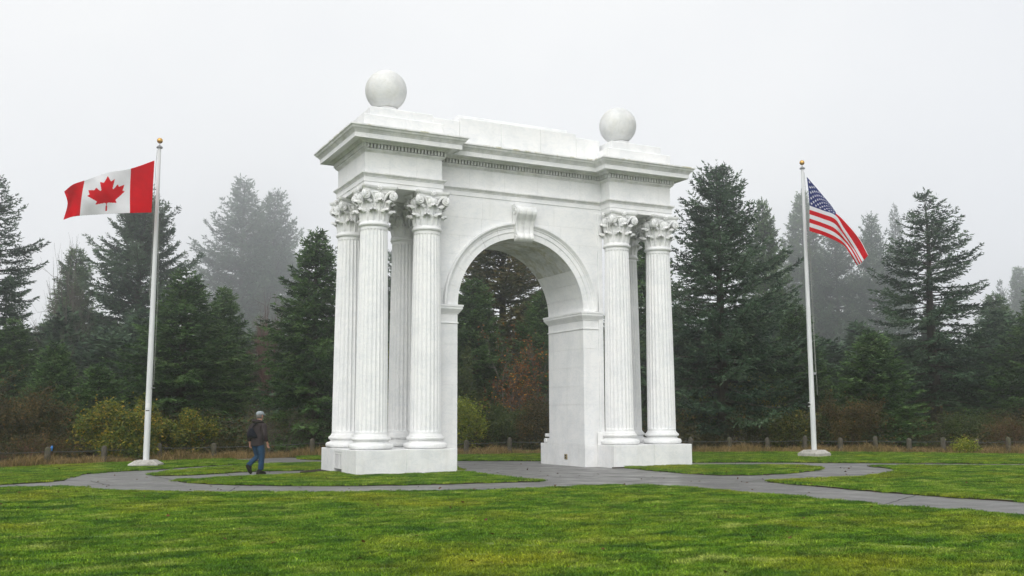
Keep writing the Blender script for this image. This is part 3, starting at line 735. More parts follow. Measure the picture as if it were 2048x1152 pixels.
for (x_, y_) in ((-6.17, 0.95), (-4.12, 0.95), (-6.27, 3.38), (-4.08, 3.38), (4.19, 0.95), (6.22, 0.95), (4.12, 3.38), (6.22, 3.38)):
    e = bpy.data.objects.new('column', None); COL.objects.link(e); e.parent = arch; e.location = (x_ * U, y_ * U, PLZ * U); e.empty_display_size = 0.2
    obj('base', BASE, e); obj('shaft', SHAFT, e); obj('capital', CAPI, e)

# entablature: profiles swept round the plan outline
XF, XFI, YFF, YFB, YWF, YWB = 6.66, 3.68, 0.595, 3.88, 1.30, 4.10
PLAN = [(-XF, YFF), (-XFI, YFF), (-XFI, YWF), (XFI, YWF), (XFI, YFF), (XF, YFF), (XF, YFB), (XFI, YFB), (XFI, YWB), (-XFI, YWB), (-XFI, YFB), (-XF, YFB)]
def offset_plan(d):
    n = len(PLAN); o = []
    for i in range(n):
        p0, p1, p2 = (np.array(PLAN[(i + k) % n]) for k in (-1, 0, 1))
        e0 = (p1 - p0) / np.linalg.norm(p1 - p0); e1 = (p2 - p1) / np.linalg.norm(p2 - p1)
        n0 = np.array([e0[1], -e0[0]]); n1 = np.array([e1[1], -e1[0]])
        o.append(p1 + d * (n0 + n1))
    return o
def sweep(prof, name, m=None, cap=True):
    mb = MB(); G = [[(p[0], p[1], z) for p in offset_plan(d)] for d, z in prof]
    mb.grid(G, closed_u=True)
    if cap:
        import mathutils.geometry as mg
        for g_ in (G[0], G[-1]):
            T = mg.tessellate_polygon([[Vector((p[0], p[1], 0)) for p in g_]])
            mb.add(g_, T)
    return part(mb, name, m)
sweep([(0.025, 10.20), (0.025, 10.365), (0.05, 10.37), (0.05, 10.545)], 'architrave')
sweep([(0.05, 10.548), (0.07, 10.55), (0.075, 10.58), (0.10, 10.60), (0.125, 10.635), (0.15, 10.64), (0.15, 10.685), (0.0, 10.69)], 'architrave_moulding', MARBLE_TOP)
sweep([(-0.03, 10.69), (-0.03, 11.46)], 'frieze_core')
sweep([(0.0, 11.45), (0.02, 11.455), (0.025, 11.48), (0.06, 11.50), (0.10, 11.54), (0.10, 11.545), (0.10, 11.575), (-0.06, 11.58), (-0.06, 11.74), (0.20, 11.745), (0.21, 11.77), (0.25, 11.80), (0.28, 11.835), (0.28, 11.84)], 'bed_moulding', MARBLE_TOP)
sweep([(0.28, 11.842), (0.52, 11.842), (0.52, 11.80), (0.574, 11.80), (0.574, 11.975), (0.28, 11.976)], 'corona', MARBLE)
sweep([(0.30, 11.978), (0.59, 11.978), (0.60, 12.0), (0.60, 12.015), (0.62, 12.02), (0.625, 12.045), (0.65, 12.05), (0.655, 12.075), (0.69, 12.09), (0.715, 12.12), (0.725, 12.15), (0.755, 12.18), (0.775, 12.19)], 'cymatium', MARBLE_TOP)
sweep([(0.775, 12.192), (0.775, 12.245), (0.0, 12.30)], 'cornice_lip', MARBLE_LIP)
# frieze stones
def frieze_run(p, q, cuts, nrm):
    p, q = np.array(p), np.array(q); L = np.linalg.norm(q - p); e = (q - p) / L; cs = [0] + cuts + [L]
    for a, b in zip(cs[:-1], cs[1:]):
        A, B = p + e * (a + (J / 2 if a > 0 else 0)), p + e * (b - (J / 2 if b < L else 0)); nn = np.array(nrm) * 0.06
        mb = MB(); mb.prism([A, B, B - nn, A - nn], 10.692, 11.449); part(mb, 'frieze_stone')
frieze_run((-XF, YFF), (-XFI, YFF), [0.94, 1.98], (0, -1)); frieze_run((XFI, YFF), (XF, YFF), [0.98, 1.97], (0, -1))
frieze_run((-XFI + 0.0, YWF), (XFI, YWF), [1.45, 2.95, 4.41, 5.9], (0, -1))
frieze_run((-XF, YFB), (-XF, YFF + 0.062), [1.25, 2.47], (-1, 0)); frieze_run((XF, YFF + 0.062), (XF, YFB), [1.6], (1, 0))
frieze_run((-XFI, YFF + 0.062), (-XFI, YWF - 0.002), [], (1, 0)); frieze_run((XFI, YWF - 0.002), (XFI, YFF + 0.062), [], (-1, 0))
# dentils
dn = MB(); pl = offset_plan(0.07)
for i in range(len(pl)):
    a, b = np.array(pl[i]), np.array(pl[(i + 1) % len(pl)]); L = np.linalg.norm(b - a); e = (b - a) / L; nn = np.array([e[1], -e[0]])
    k = max(1, round(L / 0.128)); st = L / k
    for j in range(k + 1):
        c0 = a + e * (j * st); h = 0.037
        if j == 0 or j == k:
            if L < 1: continue
        A, B = c0 - e * h, c0 + e * h
        dn.prism([A + nn * 0.085, B + nn * 0.085, B - nn * 0.15, A - nn * 0.15], 11.585, 11.738)
tag(part(dn, 'dentils', MARBLE_TOP), kind='stuff')
# blocking course and parapet
def blk(x0, x1, y0, y1, z0, z1, name='blocking_stone', b=0.02):
    mb = MB(); mb.bbox(x0, x1, y0, y1, z0, z1, b); part(mb, name)
for sgn in (-1, 1):
    a, b = sorted((sgn * 3.63, sgn * 6.72)); blk(a, b, 0.58, 3.9, 12.25, 12.86)
    a, b = sorted((sgn * 3.95, sgn * 6.42)); blk(a, b, 0.82, 3.66, 12.862, 13.24)
    a, b = sorted((sgn * 4.85, sgn * 5.75)); mb = MB(); mb.lathe([(0.42, 13.24), (0.36, 13.3), (0.36, 13.5), (0.44, 13.62), (0.40, 13.66)], 32, (sgn * 5.28, 2.24, 0)); part(mb, 'ball_pedestal', auto=40)
    a, b = sorted((sgn * 2.602, sgn * 3.75)); blk(a, b, 1.42, 3.5, 12.25, 13.345)
for a, b in ((-2.6, -0.83), (-0.824, 0.95), (0.956, 2.6)): blk(a, b, 1.40, 3.6, 12.25, 13.485, 'parapet_stone', 0.012)
blk(-2.47, 2.47, 1.88, 3.2, 13.486, 13.74, 'parapet_cap')
for x_ in (-5.33, 5.20):
    mb = MB(); rr = 0.797
    mb.lathe([(max(1e-3, rr * math.cos(a)), rr * math.sin(a)) for a in np.linspace(-math.pi / 2, math.pi / 2, 40)], 64, (x_, 2.24, 14.39), cap0=False, cap1=False)
    part(mb, 'stone_ball', MARBLE_BALL, smooth=True)


# ------------------------------------------------------------------ conifers
def conifer(seed, H, R, style):
    """arrays of a conifer: needle sprigs (triangles with a tint) and wood (tapered square sticks)"""
    r = np.random.RandomState(seed)
    P = dict(dense=dict(ds=0.31, nb=(5, 8), e0=0.62, e1=-0.10, droop=-0.18, tip=0.18, prof=0.75, bare=0.14, lw=0.95, gap=0.06, rag=0.27, base=0.02, step=0.115),
             open=dict(ds=0.42, nb=(4, 7), e0=0.55, e1=-0.12, droop=-0.26, tip=0.24, prof=0.80, bare=0.22, lw=0.85, gap=0.20, rag=0.36, base=0.10, step=0.11),
             bushy=dict(ds=0.37, nb=(5, 8), e0=0.75, e1=-0.05, droop=-0.18, tip=0.22, prof=0.62, bare=0.20, lw=1.05, gap=0.12, rag=0.34, base=0.13, step=0.11),
             spire=dict(ds=0.36, nb=(5, 8), e0=0.70, e1=-0.06, droop=-0.18, tip=0.26, prof=0.80, bare=0.16, lw=0.95, gap=0.12, rag=0.32, base=0.085, step=0.12),
             young=dict(ds=0.26, nb=(6, 8), e0=0.75, e1=0.10, droop=-0.10, tip=0.06, prof=0.85, bare=0.10, lw=0.80, gap=0.02, rag=0.14, base=0.0, step=0.11))[style]
    BP, BD, BL, BN, BT = [], [], [], [], []          # branchlets: origin, direction, length, plane normal, tint
    sticks = []
    bendx, bendy = r.uniform(-0.005, 0.005, 2)
    def axis(z): return np.array([bendx * z * math.sin(z * 0.7), bendy * z * math.cos(z * 0.5), z])
    z = H * P['base'] + 0.3
    lob = r.uniform(0, 6.28, 6)
    while z < H * 0.985:
        t = z / H; n = r.randint(P['nb'][0], P['nb'][1] + 1)
        if t > 0.9: n = max(3, n - 2)
        rad = R * (1 - t) ** P['prof'] * min(1, 0.55 + 2.6 * t if style in ('open', 'bushy') else 0.85 + t)
        a0 = r.uniform(0, 6.28)
        for k in range(n):
            if r.rand() < P['gap']: continue
            az = a0 + 2 * math.pi * k / n + r.uniform(-0.3, 0.3)
            lump = 1 + P['rag'] * 0.55 * math.sin(az * 2 + lob[0] + z * 0.8) + P['rag'] * 0.5 * math.sin(az * 3 + lob[1] - z * 1.7)
            L = max(0.18, rad * lump * r.uniform(1 - P['rag'], 1 + P['rag'] * 0.6)) + 0.10
            el = P['e1'] + (P['e0'] - P['e1']) * t ** 1.6 + r.uniform(-0.12, 0.12)
            h = np.array([math.cos(az), math.sin(az), 0]); side = np.array([-h[1], h[0], 0])
            o = axis(z + r.uniform(-0.12, 0.12)); sw = r.uniform(-0.12, 0.12)
            def pt(q): return o + h * (L * q * math.cos(el * 0.6)) + side * (sw * L * q * q) + np.array([0, 0, L * (q * math.tan(el) * 0.9 + P['droop'] * q * q * (1.2 - t) + P['tip'] * q ** 4)])
            K = 5; pts = [pt(q) for q in np.linspace(0, 0.97, K)]
            w0 = 0.010 + 0.014 * L
            for i in range(K - 1): sticks.append((pts[i], pts[i + 1], w0 * (1 - i / K), w0 * (1 - (i + 1) / K)))
            nbl = max(3, int(L * (1 - P['bare']) / P['step']))
            q = P['bare'] + (1 - P['bare']) * (np.arange(nbl) + r.uniform(0, 0.8, nbl)) / nbl
            q = np.clip(q, 0, 1); bt = r.uniform(0.15, 0.85)
            for s in (-1, 1, 0):
                if s == 0: keep = r.rand(nbl) < 0.55
                else: keep = r.rand(nbl) < 0.92
                qq = q[keep]
                if not len(qq): continue
                O = np.array([pt(x) for x in qq]); T = np.array([pt(x + 0.03) for x in qq]) - O; T /= np.linalg.norm(T, axis=1)[:, None]
                fan = r.uniform(0.55, 1.15, len(qq))[:, None]
                D = T * (1.05 - 0.3 * fan) + side * (s * fan) + np.array([0, 0, 1]) * (r.uniform(-0.55, 0.10, len(qq))[:, None] if s else r.uniform(0.1, 0.5, len(qq))[:, None])
                D /= np.linalg.norm(D, axis=1)[:, None]
                ln = P['lw'] * min(1.0, 0.28 + 0.30 * L) * (1.05 - qq) ** 0.7 * r.uniform(0.55, 1.1, len(qq)) + 0.10
                if s == 0: ln *= 0.5
                BP.append(O); BD.append(D); BL.append(ln); BT.append(bt + r.uniform(-0.2, 0.2, len(qq)) + 0.15 * (qq - 0.5))
            BP.append(pts[-1][None]); d = pts[-1] - pts[-2]; BD.append((d / np.linalg.norm(d))[None]); BL.append(np.array([0.22])); BT.append(np.array([0.8]))
        z += P['ds'] * (1.0 - 0.45 * t) * r.uniform(0.75, 1.2)
    top = axis(H * 0.985)
    BP.append(top[None]); BD.append(np.array([[0, 0, 1.0]])); BL.append(np.array([H * 0.03 + 0.15])); BT.append(np.array([0.6]))
    BP, BD, BL, BT = np.concatenate(BP), np.concatenate(BD), np.concatenate(BL), np.concatenate(BT)
    # needle sprigs along every branchlet
    n = np.clip((BL / 0.075).astype(int), 3, 11); rep = np.repeat(np.arange(len(BP)), n)
    idx = np.concatenate([np.arange(k) for k in n]); fr = (idx + r.uniform(0, 0.9, len(idx))) / n[rep]
    rv = r.normal(size=(len(rep), 3)); d = BD[rep]
    sd = np.cross(d, rv); sd /= np.linalg.norm(sd, axis=1)[:, None] + 1e-9
    sd[:, 2] *= 0.6
    O = BP[rep] + d * (BL[rep] * fr)[:, None] - np.array([0, 0, 1]) * (0.10 * BL[rep] * fr ** 2)[:, None]
    ang = r.uniform(0.35, 0.95, len(rep))[:, None]
    dd = d * (1.1 - ang * 0.5) + sd * ang; dd /= np.linalg.norm(dd, axis=1)[:, None]
    ln = r.uniform(0.15, 0.27, len(rep)) * (1.1 - 0.35 * fr); wv = np.cross(dd, r.normal(size=(len(rep), 3))); wv /= np.linalg.norm(wv, axis=1)[:, None] + 1e-9
    wd = r.uniform(0.030, 0.055, len(rep))
    V = np.stack([O - wv * wd[:, None], O + wv * wd[:, None] + dd * (ln * 0.25)[:, None], O + dd * ln[:, None]], 1).reshape(-1, 3)
    F = np.arange(len(V)).reshape(-1, 3)
    tint = np.repeat(np.clip(BT[rep] + r.uniform(-0.18, 0.18, len(rep)) + 0.22 * (fr - 0.4), 0, 1), 3)
    return V, F, tint, sticks, axis
def stick_arrays(sticks):
    A = np.array([s[0] for s in sticks]); B = np.array([s[1] for s in sticks]); ra = np.array([s[2] for s in sticks]); rb = np.array([s[3] for s in sticks])
    d = B - A; d /= np.linalg.norm(d, axis=1)[:, None] + 1e-9
    u = np.cross(d, [0.13, 0.21, 0.97]); u /= np.linalg.norm(u, axis=1)[:, None] + 1e-9; v = np.cross(d, u)
    V = []
    for P_, r_ in ((A, ra), (B, rb)):
        for k in range(3):
            a = 2 * math.pi * k / 3; V.append(P_ + (u * math.cos(a) + v * math.sin(a)) * r_[:, None])
    V = np.stack(V, 1); n = len(A); o = (np.arange(n) * 6)[:, None]
    F = np.concatenate([o + [k, (k + 1) % 3, 3 + (k + 1) % 3, 3 + k] for k in range(3)])
    return V.reshape(-1, 3), F
def trunk_arrays(axis, H, r0, n=9, m=14):
    V = []; F = []
    for i in range(m):
        t = i / (m - 1); p = axis(t * H * 0.985); rr = r0 * (1 - t) ** 0.9 + 0.012
        if i == 0: rr *= 1.35; p = p - np.array([0, 0, 0.15])
        for k in range(n):
            a = 2 * math.pi * k / n; V.append(p + np.array([rr * math.cos(a), rr * math.sin(a), 0]))
    for i in range(m - 1):
        for k in range(n): F.append((i * n + k, i * n + (k + 1) % n, (i + 1) * n + (k + 1) % n, (i + 1) * n + k))
    return np.array(V), np.array(F)
PROTO = {}
def conifer_proto(key, seed, H, R, style, m):
    V, F, T, st, ax = conifer(seed, H, R, style)
    crown = np_mesh('crown', V, F, [m], attr=T)
    VS, FS = stick_arrays(st); VT, FT = trunk_arrays(ax, H, 0.018 * H + 0.03)
    wood = np_mesh('trunk', np.concatenate([VT, VS]), np.concatenate([FT, FS + len(VT)]), [BARK])
    PROTO[key] = (crown, wood, H, R)
conifer_proto('dense', 21, 13.0, 3.3, 'dense', SPRUCE)
conifer_proto('dense2', 35, 12.0, 3.6, 'dense', SPRUCE)
conifer_proto('open', 52, 15.0, 4.8, 'open', FIR)
conifer_proto('open2', 57, 16.0, 4.6, 'open', FIR)
conifer_proto('bushy', 63, 15.0, 4.6, 'bushy', FIR)
conifer_proto('bushy2', 68, 14.0, 5.0, 'bushy', FIR)
conifer_proto('spire', 91, 14.0, 5.0, 'spire', FIR)
conifer_proto('spire2', 99, 14.5, 5.0, 'spire', FIR)
conifer_proto('young', 74, 7.0, 2.6, 'young', SPRUCE)
conifer_proto('cedar', 85, 13.0, 4.2, 'bushy', CEDAR)
def tree(key, u, vtop, d, halfpx, label, rot=0.0, group=None, name='conifer_tree'):
    crown, wood, H, R = PROTO[key]
    T = at_depth(u, vtop, d); sz = T[2] / H; sr = 1.22 * halfpx * d / FPX / R
    e = thing(name, label, 'tree', (T[0], T[1], 0), rot, group); e.scale = (sr, sr, sz)
    obj('crown', crown, e); obj('trunk', wood, e)
    return e
GN, GM, GF = 'near conifers behind the fence', 'hazy conifers of the middle distance', 'pale conifers far off in the fog'
tree('spire2', 1432, 331, 52, 178, 'tallest dark bushy fir just right of the arch, its thick trunk above the fence', 0.6, GN)
tree('dense', 634, 464, 46, 118, 'dark green spruce standing directly left of the near columns', 1.0, GN)
tree('dense2', 372, 545, 49, 140, 'broad dark spruce right behind the pole with the red and white flag', 2.1, GN)
tree('dense', 450, 577, 53, 85, 'smaller dark spruce between the flagpole and the walking man', 3.9, GN)
tree('open', 1848, 388, 60, 165, 'tall open fir with long drooping boughs right of the striped flag', 0.2, GN)
tree('young', 1742, 668, 50, 100, 'small dense spruce between the right flagpole and the tall open fir', 0.0, GN)
tree('dense2', 2085, 560, 54, 120, 'dark conifer cut by the right edge of the view', 0.9, GN)
tree('young', 112, 690, 46, 80, 'low dark spruce left of the left flagpole, nearer the picture edge', 2.0, GN)
tree('young', 200, 733, 44.5, 80, 'low blue-green spruce just left of the left flagpole', 4.0, GN)
tree('dense', 30, 640, 52, 90, 'shaded spruce at the far left under the tall hazy fir', 5.0, GN)
tree('cedar', 1005, 425, 62, 175, 'brownish cedar filling the top of the arch opening', 1.4, GN)
tree('dense', 945, 560, 53, 105, 'deep green spruce low in the left half of the arch opening', 2.7, GN)
tree('dense2', 1085, 585, 56, 85, 'dark spruce seen through the arch beside the right pier', 0.3, GN)
tree('dense2', 1290, 430, 58, 100, 'dark conifer glimpsed between the right hand columns', 1.3, GN)
tree('dense', 1590, 610, 56, 80, 'dark conifer at the foot of the right flagpole', 2.3, GN)
tree('open2', 0, 360, 64, 125, 'tall hazy fir with drooping boughs at the left picture edge', 2.2, GM)
tree('bushy2', 286, 388, 88, 140, 'broad blue-grey conifer whose top hides behind the red and white flag', 0.9, GM)
tree('dense', 152, 498, 96, 80, 'narrow grey spruce between the left edge fir and the left flag', 3.0, GM)
tree('open', 790, 478, 80, 75, 'grey-green conifer peeking out between the near left columns', 1.0, GM)
tree('dense', 1525, 404, 100, 70, 'hazy spruce tip just behind the tallest dark fir', 4.4, GM)
tree('dense', 1985, 590, 90, 80, 'greyish spruce low between the tall open fir and the right edge', 1.9, GM)
tree('spire', 489, 362, 288, 140, 'taller pale spruce of the pair standing in fog left of the arch', 0.4, GF)
tree('spire', 550, 386, 292, 120, 'shorter pale spruce of the pair standing in fog left of the arch', 2.0, GF)
tree('dense', 1602, 388, 235, 80, 'pale spruce directly behind the right flagpole', 1.2, GF)
tree('spire', 1668, 440, 225, 90, 'pale spruce hidden behind the striped flag', 3.2, GF)
tree('spire', 1742, 432, 215, 85, 'pale spruce just right of the striped flag', 5.2, GF)
tree('open2', 1788, 412, 255, 48, 'thin pale fir with ragged top left of the tall open fir', 0.8, GF)
tree('dense', 2036, 536, 250, 55, 'pale spruce tip near the right picture edge', 2.8, GF)
tree('open', 2000, 562, 262, 40, 'thin pale spruce tip left of the rightmost pale one', 4.0, GF)
# the deep wood: conifers that read as one mass behind all of these
wr = np.random.RandomState(4)
WV, WF, WT, off = [], [], [], 0
for i in range(64):
    key = ('dense', 'dense2', 'open', 'bushy')[i % 4]; crown, wood, H, R = PROTO[key]
    n = len(crown.vertices); co_ = np.empty(n * 3, np.float32); crown.vertices.foreach_get('co', co_); co_ = co_.reshape(-1, 3, 3)
    ti = np.empty(n, np.float32); crown.attributes['tint'].data.foreach_get('value', ti); ti = ti.reshape(-1, 3)
    sel = wr.choice(len(co_), 7000, replace=False); tri = co_[sel].copy(); c_ = tri.mean(1, keepdims=True); tri = c_ + (tri - c_) * 3.0
    d = wr.uniform(66, 115); u = -240 + 2560 * (i + wr.rand()) / 64
    vt = wr.uniform(600, 690) if not (395 < u < 620) else wr.uniform(650, 700)
    T = at_depth(u, vt, d); a = wr.uniform(0, 6.28); sr = wr.uniform(0.95, 1.35); ca, sa = math.cos(a), math.sin(a)
    tri = np.stack([(tri[..., 0] * ca - tri[..., 1] * sa) * sr + T[0], (tri[..., 0] * sa + tri[..., 1] * ca) * sr + T[1], np.maximum(tri[..., 2] * T[2] / H, 0.05)], -1)
    WV.append(tri.reshape(-1, 3)); WT.append(ti[sel].ravel())
WV = np.concatenate(WV); tag(obj('background_wood', np_mesh('background_wood', WV, np.arange(len(WV)).reshape(-1, 3), [FIR], attr=np.concatenate(WT))), 'dim conifer wood filling the gaps behind the nearer trees', kind='stuff')

# ------------------------------------------------------------------ shrubs and leafless trees
def twigs(seed, H, R, n0=7, depth=4, up=0.9, spread=0.55, w0=0.02):
    """branching stems; returns sticks and tips"""
    r = np.random.RandomState(seed); st = []; tips = []
    def grow(p, d, L, w, k):
        q = p
        m = 3
        for i in range(m):
            d = d + r.normal(size=3) * 0.13; d[2] += 0.03; d = d / np.linalg.norm(d)
            q2 = q + d * L / m; st.append((q, q2, w * (1 - 0.3 * i / m), w * (1 - 0.3 * (i + 1) / m))); q = q2
            if k > 0 and (i > 0 or r.rand() < 0.5):
                for _ in range(r.randint(1, 3)):
                    dd = d + r.normal(size=3) * spread; dd /= np.linalg.norm(dd); grow(q, dd, L * r.uniform(0.5, 0.75), w * 0.55, k - 1)
            if k <= 1: tips.append((q, d))
    for i in range(n0):
        a = r.uniform(0, 6.28); o = np.array([math.cos(a), math.sin(a), 0]) * r.uniform(0, 0.35 * R)
        d = np.array([math.cos(a) * r.uniform(0.1, R / H), math.sin(a) * r.uniform(0.1, R / H), up]); d /= np.linalg.norm(d)
        grow(o, d, H * r.uniform(0.4, 0.6), w0, depth - 1)
    return st, tips
def leaf_arrays(tips, per, size, seed, spread=0.12):
    r = np.random.RandomState(seed); P = np.repeat(np.array([t[0] for t in tips]), per, 0); n = len(P)
    P = P + r.normal(size=(n, 3)) * spread
    a = r.normal(size=(n, 3)); a[:, 2] *= 0.6; a /= np.linalg.norm(a, axis=1)[:, None]
    b = np.cross(a, r.normal(size=(n, 3))); b /= np.linalg.norm(b, axis=1)[:, None]
    s = size * r.uniform(0.6, 1.3, n)[:, None]
    V = np.stack([P - a * s * 0.5, P + b * s * 0.3, P + a * s * 0.5, P - b * s * 0.3], 1)
    cl = np.repeat(r.rand(len(tips)), per)
    return V.reshape(-1, 3), np.arange(n * 4).reshape(-1, 4), np.repeat(np.clip(cl * 0.7 + r.rand(n) * 0.4, 0, 1), 4)
def shrub(name, cat, label, u, v, d, H, halfpx, seed, leafmat, twigmat, per=5, leaf=0.09, n0=9, depth=4, up=0.9, spread=0.55, group=None, w0=0.02, sp=0.12, maxtips=3000):
    B = at_depth(u, 840, d); R = halfpx * d / FPX
    st, tips = twigs(seed, H, R, n0, depth, up, spread, w0)
    P = np.array([t[0] for t in tips]); hr = np.percentile(np.hypot(P[:, 0], P[:, 1]), 92); hz = np.percentile(P[:, 2], 98)
    k = np.array([R / hr, R / hr, H / hz])
    st = [(a * k, b * k, x, y) for a, b, x, y in st]; tips = [(p * k, q) for p, q in tips]
    e = thing(name, label, cat, (B[0], B[1], 0), 0, group)
    V, F = stick_arrays(st); obj('stems', np_mesh('stems', V, F, [twigmat]), e)
    if leafmat is not None:
        r = np.random.RandomState(seed)
        if len(tips) > maxtips: tips = [tips[i] for i in r.choice(len(tips), maxtips, replace=False)]
        V, F, T = leaf_arrays(tips, per, leaf, seed, sp); obj('leaves', np_mesh('leaves', V, F, [leafmat], attr=T), e)
    return e
GS = 'shrubs along the fence'
shrub('shrub', 'shrub', 'large yellowing leafy bush behind the left flagpole base', 262, 830, 37.5, 2.0, 100, 3, YLEAF, TWIG_DARK, 7, 0.11, 12, group=GS)
shrub('shrub', 'shrub', 'green leafy bush with rounded leaves just right of the left flagpole', 355, 850, 38.5, 1.7, 60, 4, YLEAF, TWIG_DARK, 6, 0.11, 9, group=GS)
shrub('shrub', 'shrub', 'dark bramble thicket with rusty leaves at the left picture edge', 40, 770, 40, 2.9, 120, 5, OLEAF, TWIG_DARK, 6, 0.09, 13, group=GS)
shrub('shrub', 'shrub', 'reddish bramble low by the fence at the far left', 60, 890, 35.5, 0.95, 70, 6, OLEAF, TWIG_RED, 2, 0.06, 10, group=GS)
shrub('shrub', 'shrub', 'bare twiggy thicket behind the walking man', 560, 845, 42, 2.1, 90, 7, OLEAF, TWIG_GREY, 1, 0.05, 14, spread=0.7, group=GS, w0=0.016)
shrub('shrub', 'shrub', 'bright yellow-green bush by the fence beside the left pier of the arch', 930, 830, 46, 2.2, 36, 8, LIMELEAF, TWIG_DARK, 6, 0.11, 8, group=GS)
shrub('shrub', 'shrub', 'blue-green leafy shrub beside the left pier, above the yellow-green one', 928, 715, 48, 4.4, 34, 9, GLEAF, TWIG_DARK, 6, 0.12, 8, group=GS)
shrub('shrub', 'shrub', 'low green bush at the middle of the arch opening', 1000, 850, 46, 1.9, 55, 10, GLEAF, TWIG_DARK, 5, 0.10, 9, group=GS)
shrub('shrub', 'shrub', 'olive thicket by the right pier inside the arch opening', 1075, 840, 46.5, 2.3, 55, 11, OLEAF, TWIG_DARK, 4, 0.08, 10, group=GS)
shrub('autumn_tree', 'tree', 'small autumn tree with few orange leaves seen through the arch', 1018, 695, 49, 5.4, 105, 12, RLEAF, TWIG_GREY, 2, 0.13, 6, 5, 1.0, 0.6, w0=0.05, sp=0.12, maxtips=1500)
shrub('autumn_tree', 'tree', 'yellow leaved tree glimpsed between the near left columns', 785, 700, 52, 5.2, 40, 13, YLEAF, TWIG_DARK, 5, 0.13, 6, w0=0.03)
shrub('bare_tree', 'tree', 'leafless reddish tree behind the walking man, under the pale pair', 540, 610, 78, 10.2, 62, 14, None, TWIG_RED, n0=9, depth=5, up=1.2, spread=0.42, w0=0.07)
shrub('bare_tree', 'tree', 'leafless grey tree between the left edge fir and the left flag', 118, 500, 72, 13.0, 75, 15, None, TWIG_GREY, n0=6, depth=5, up=1.1, spread=0.5, w0=0.09)
shrub('bare_tree', 'tree', 'low leafless tree with pale twigs among the dark spruces on the left', 150, 690, 48, 4.6, 60, 16, None, TWIG_GREY, n0=6, depth=4, up=1.0, spread=0.6, w0=0.03)
shrub('shrub', 'shrub', 'yellow-leaved bush under the boughs left of the big fir trunk', 1400, 830, 54, 2.9, 55, 17, YLEAF, TWIG_DARK, 4, 0.11, 9, group=GS)
shrub('shrub', 'shrub', 'yellow-leaved bush right of the big fir trunk', 1510, 800, 53, 3.6, 60, 18, YLEAF, TWIG_DARK, 4, 0.11, 9, group=GS)
shrub('shrub', 'shrub', 'dull yellowing bush just left of the right flagpole', 1580, 845, 46, 1.7, 45, 19, DYLEAF, TWIG_DARK, 3, 0.10, 9, group=GS)
shrub('shrub', 'shrub', 'rounded rusty brown bush right of the right flagpole', 1692, 822, 46, 2.2, 65, 20, OLEAF, TWIG_RED, 6, 0.08, 13, spread=0.5, group=GS)
shrub('shrub', 'shrub', 'olive green thicket below the tall open fir', 1925, 860, 47, 1.6, 75, 21, GLEAF, TWIG_DARK, 4, 0.08, 11, group=GS)
shrub('shrub', 'shrub', 'bare brown thicket at the right picture edge', 2025, 860, 45, 1.6, 60, 22, OLEAF, TWIG_RED, 2, 0.06, 12, group=GS)
shrub('shrub', 'shrub', 'small bright yellow plant in front of the fence at the right', 1932, 897, 40.5, 0.5, 24, 23, LIMELEAF, TWIG_DARK, 6, 0.07, 8, 3, group=GS)
# undergrowth between fence and trees: leaves and stalks nobody could count
ur = np.random.RandomState(12); UP = []
for i in range(560):
    u = -260 + 2560 * ur.rand(); d = ur.uniform(45, 60) if u > 560 else ur.uniform(39, 54)
    c = at_depth(u, 840, d); c[2] = 0; h = ur.uniform(0.5, 2.2); R_ = ur.uniform(0.6, 1.3); n = 150
    q = ur.normal(size=(n, 3)); q /= np.linalg.norm(q, axis=1)[:, None]; q *= ur.uniform(0.5, 1, n)[:, None] ** 0.5
    UP.append(c + q * np.array([R_, R_, h * 0.55]) + np.array([0, 0, h * 0.45]))
UP = np.concatenate(UP); UP = UP[UP[:, 2] > 0.02]
V, F, T = leaf_arrays([(p, 0) for p in UP], 1, 0.13, 9, 0.05)
tag(obj('undergrowth', np_mesh('undergrowth', V, F, [OLEAF], attr=T * 0.85)), 'dark tangled undergrowth between fence and trees', kind='stuff')

# ------------------------------------------------------------------ fence, dry grass
POSTS = [(-250, 958), (-130, 946), (-20, 938.5), (93, 932), (207, 927), (318, 922.5), (427, 919), (527, 915.5), (624.5, 912.3), (708, 911.4), (783, 910.9), (858, 910.6), (932, 910.3), (1019.5, 908.8), (1105, 907.8), (1190, 907), (1286, 906.3), (1381, 905.8), (1459.5, 905.2), (1535.5, 904.8), (1610, 904.8), (1681.5, 905), (1752.5, 905.5), (1819.5, 906.1), (1887, 907), (1953.5, 908), (2018, 909), (2084, 910), (2150, 911)]
fp = [ground_at(u, v) for u, v in POSTS]
fence = thing('fence', 'low fence of weathered stone posts strung with one dark wire', 'fence', tuple(fp[12]))
fo = np.array(fp[12])
pr = random.Random(8)
def post_mesh(k):
    b = MB(); r = random.Random(k); n = 10; w = 0.105
    G = []
    for z, s in ((-0.1, 1.06), (0.1, 1.03), (0.3, 1.0), (0.48, 0.97), (0.58, 0.93), (0.63, 0.80), (0.66, 0.55), (0.675, 0.2)):
        G.append([(w * s * math.cos(2 * math.pi * i / n) * (1 + r.uniform(-.05, .05)), w * s * math.sin(2 * math.pi * i / n) * (1 + r.uniform(-.05, .05)), z) for i in range(n)])
    b.grid(G, closed_u=True); b.add(G[-1], [tuple(range(n))])
    me = b.mesh('post', POSTM, 1, True); me.set_sharp_from_angle(angle=math.radians(50)); return me
PM = [post_mesh(k) for k in range(4)]
tops = []
for i, p in enumerate(fp):
    o = obj('post', PM[i % 4], fence); o.location = tuple(p - fo); h = pr.uniform(0.92, 1.08)
    o.scale = (1, 1, h); o.rotation_euler = (pr.uniform(-.05, .05), pr.uniform(-.05, .05), pr.uniform(0, 6)); tops.append(p - fo + np.array([0, 0, 0.50 * h]))
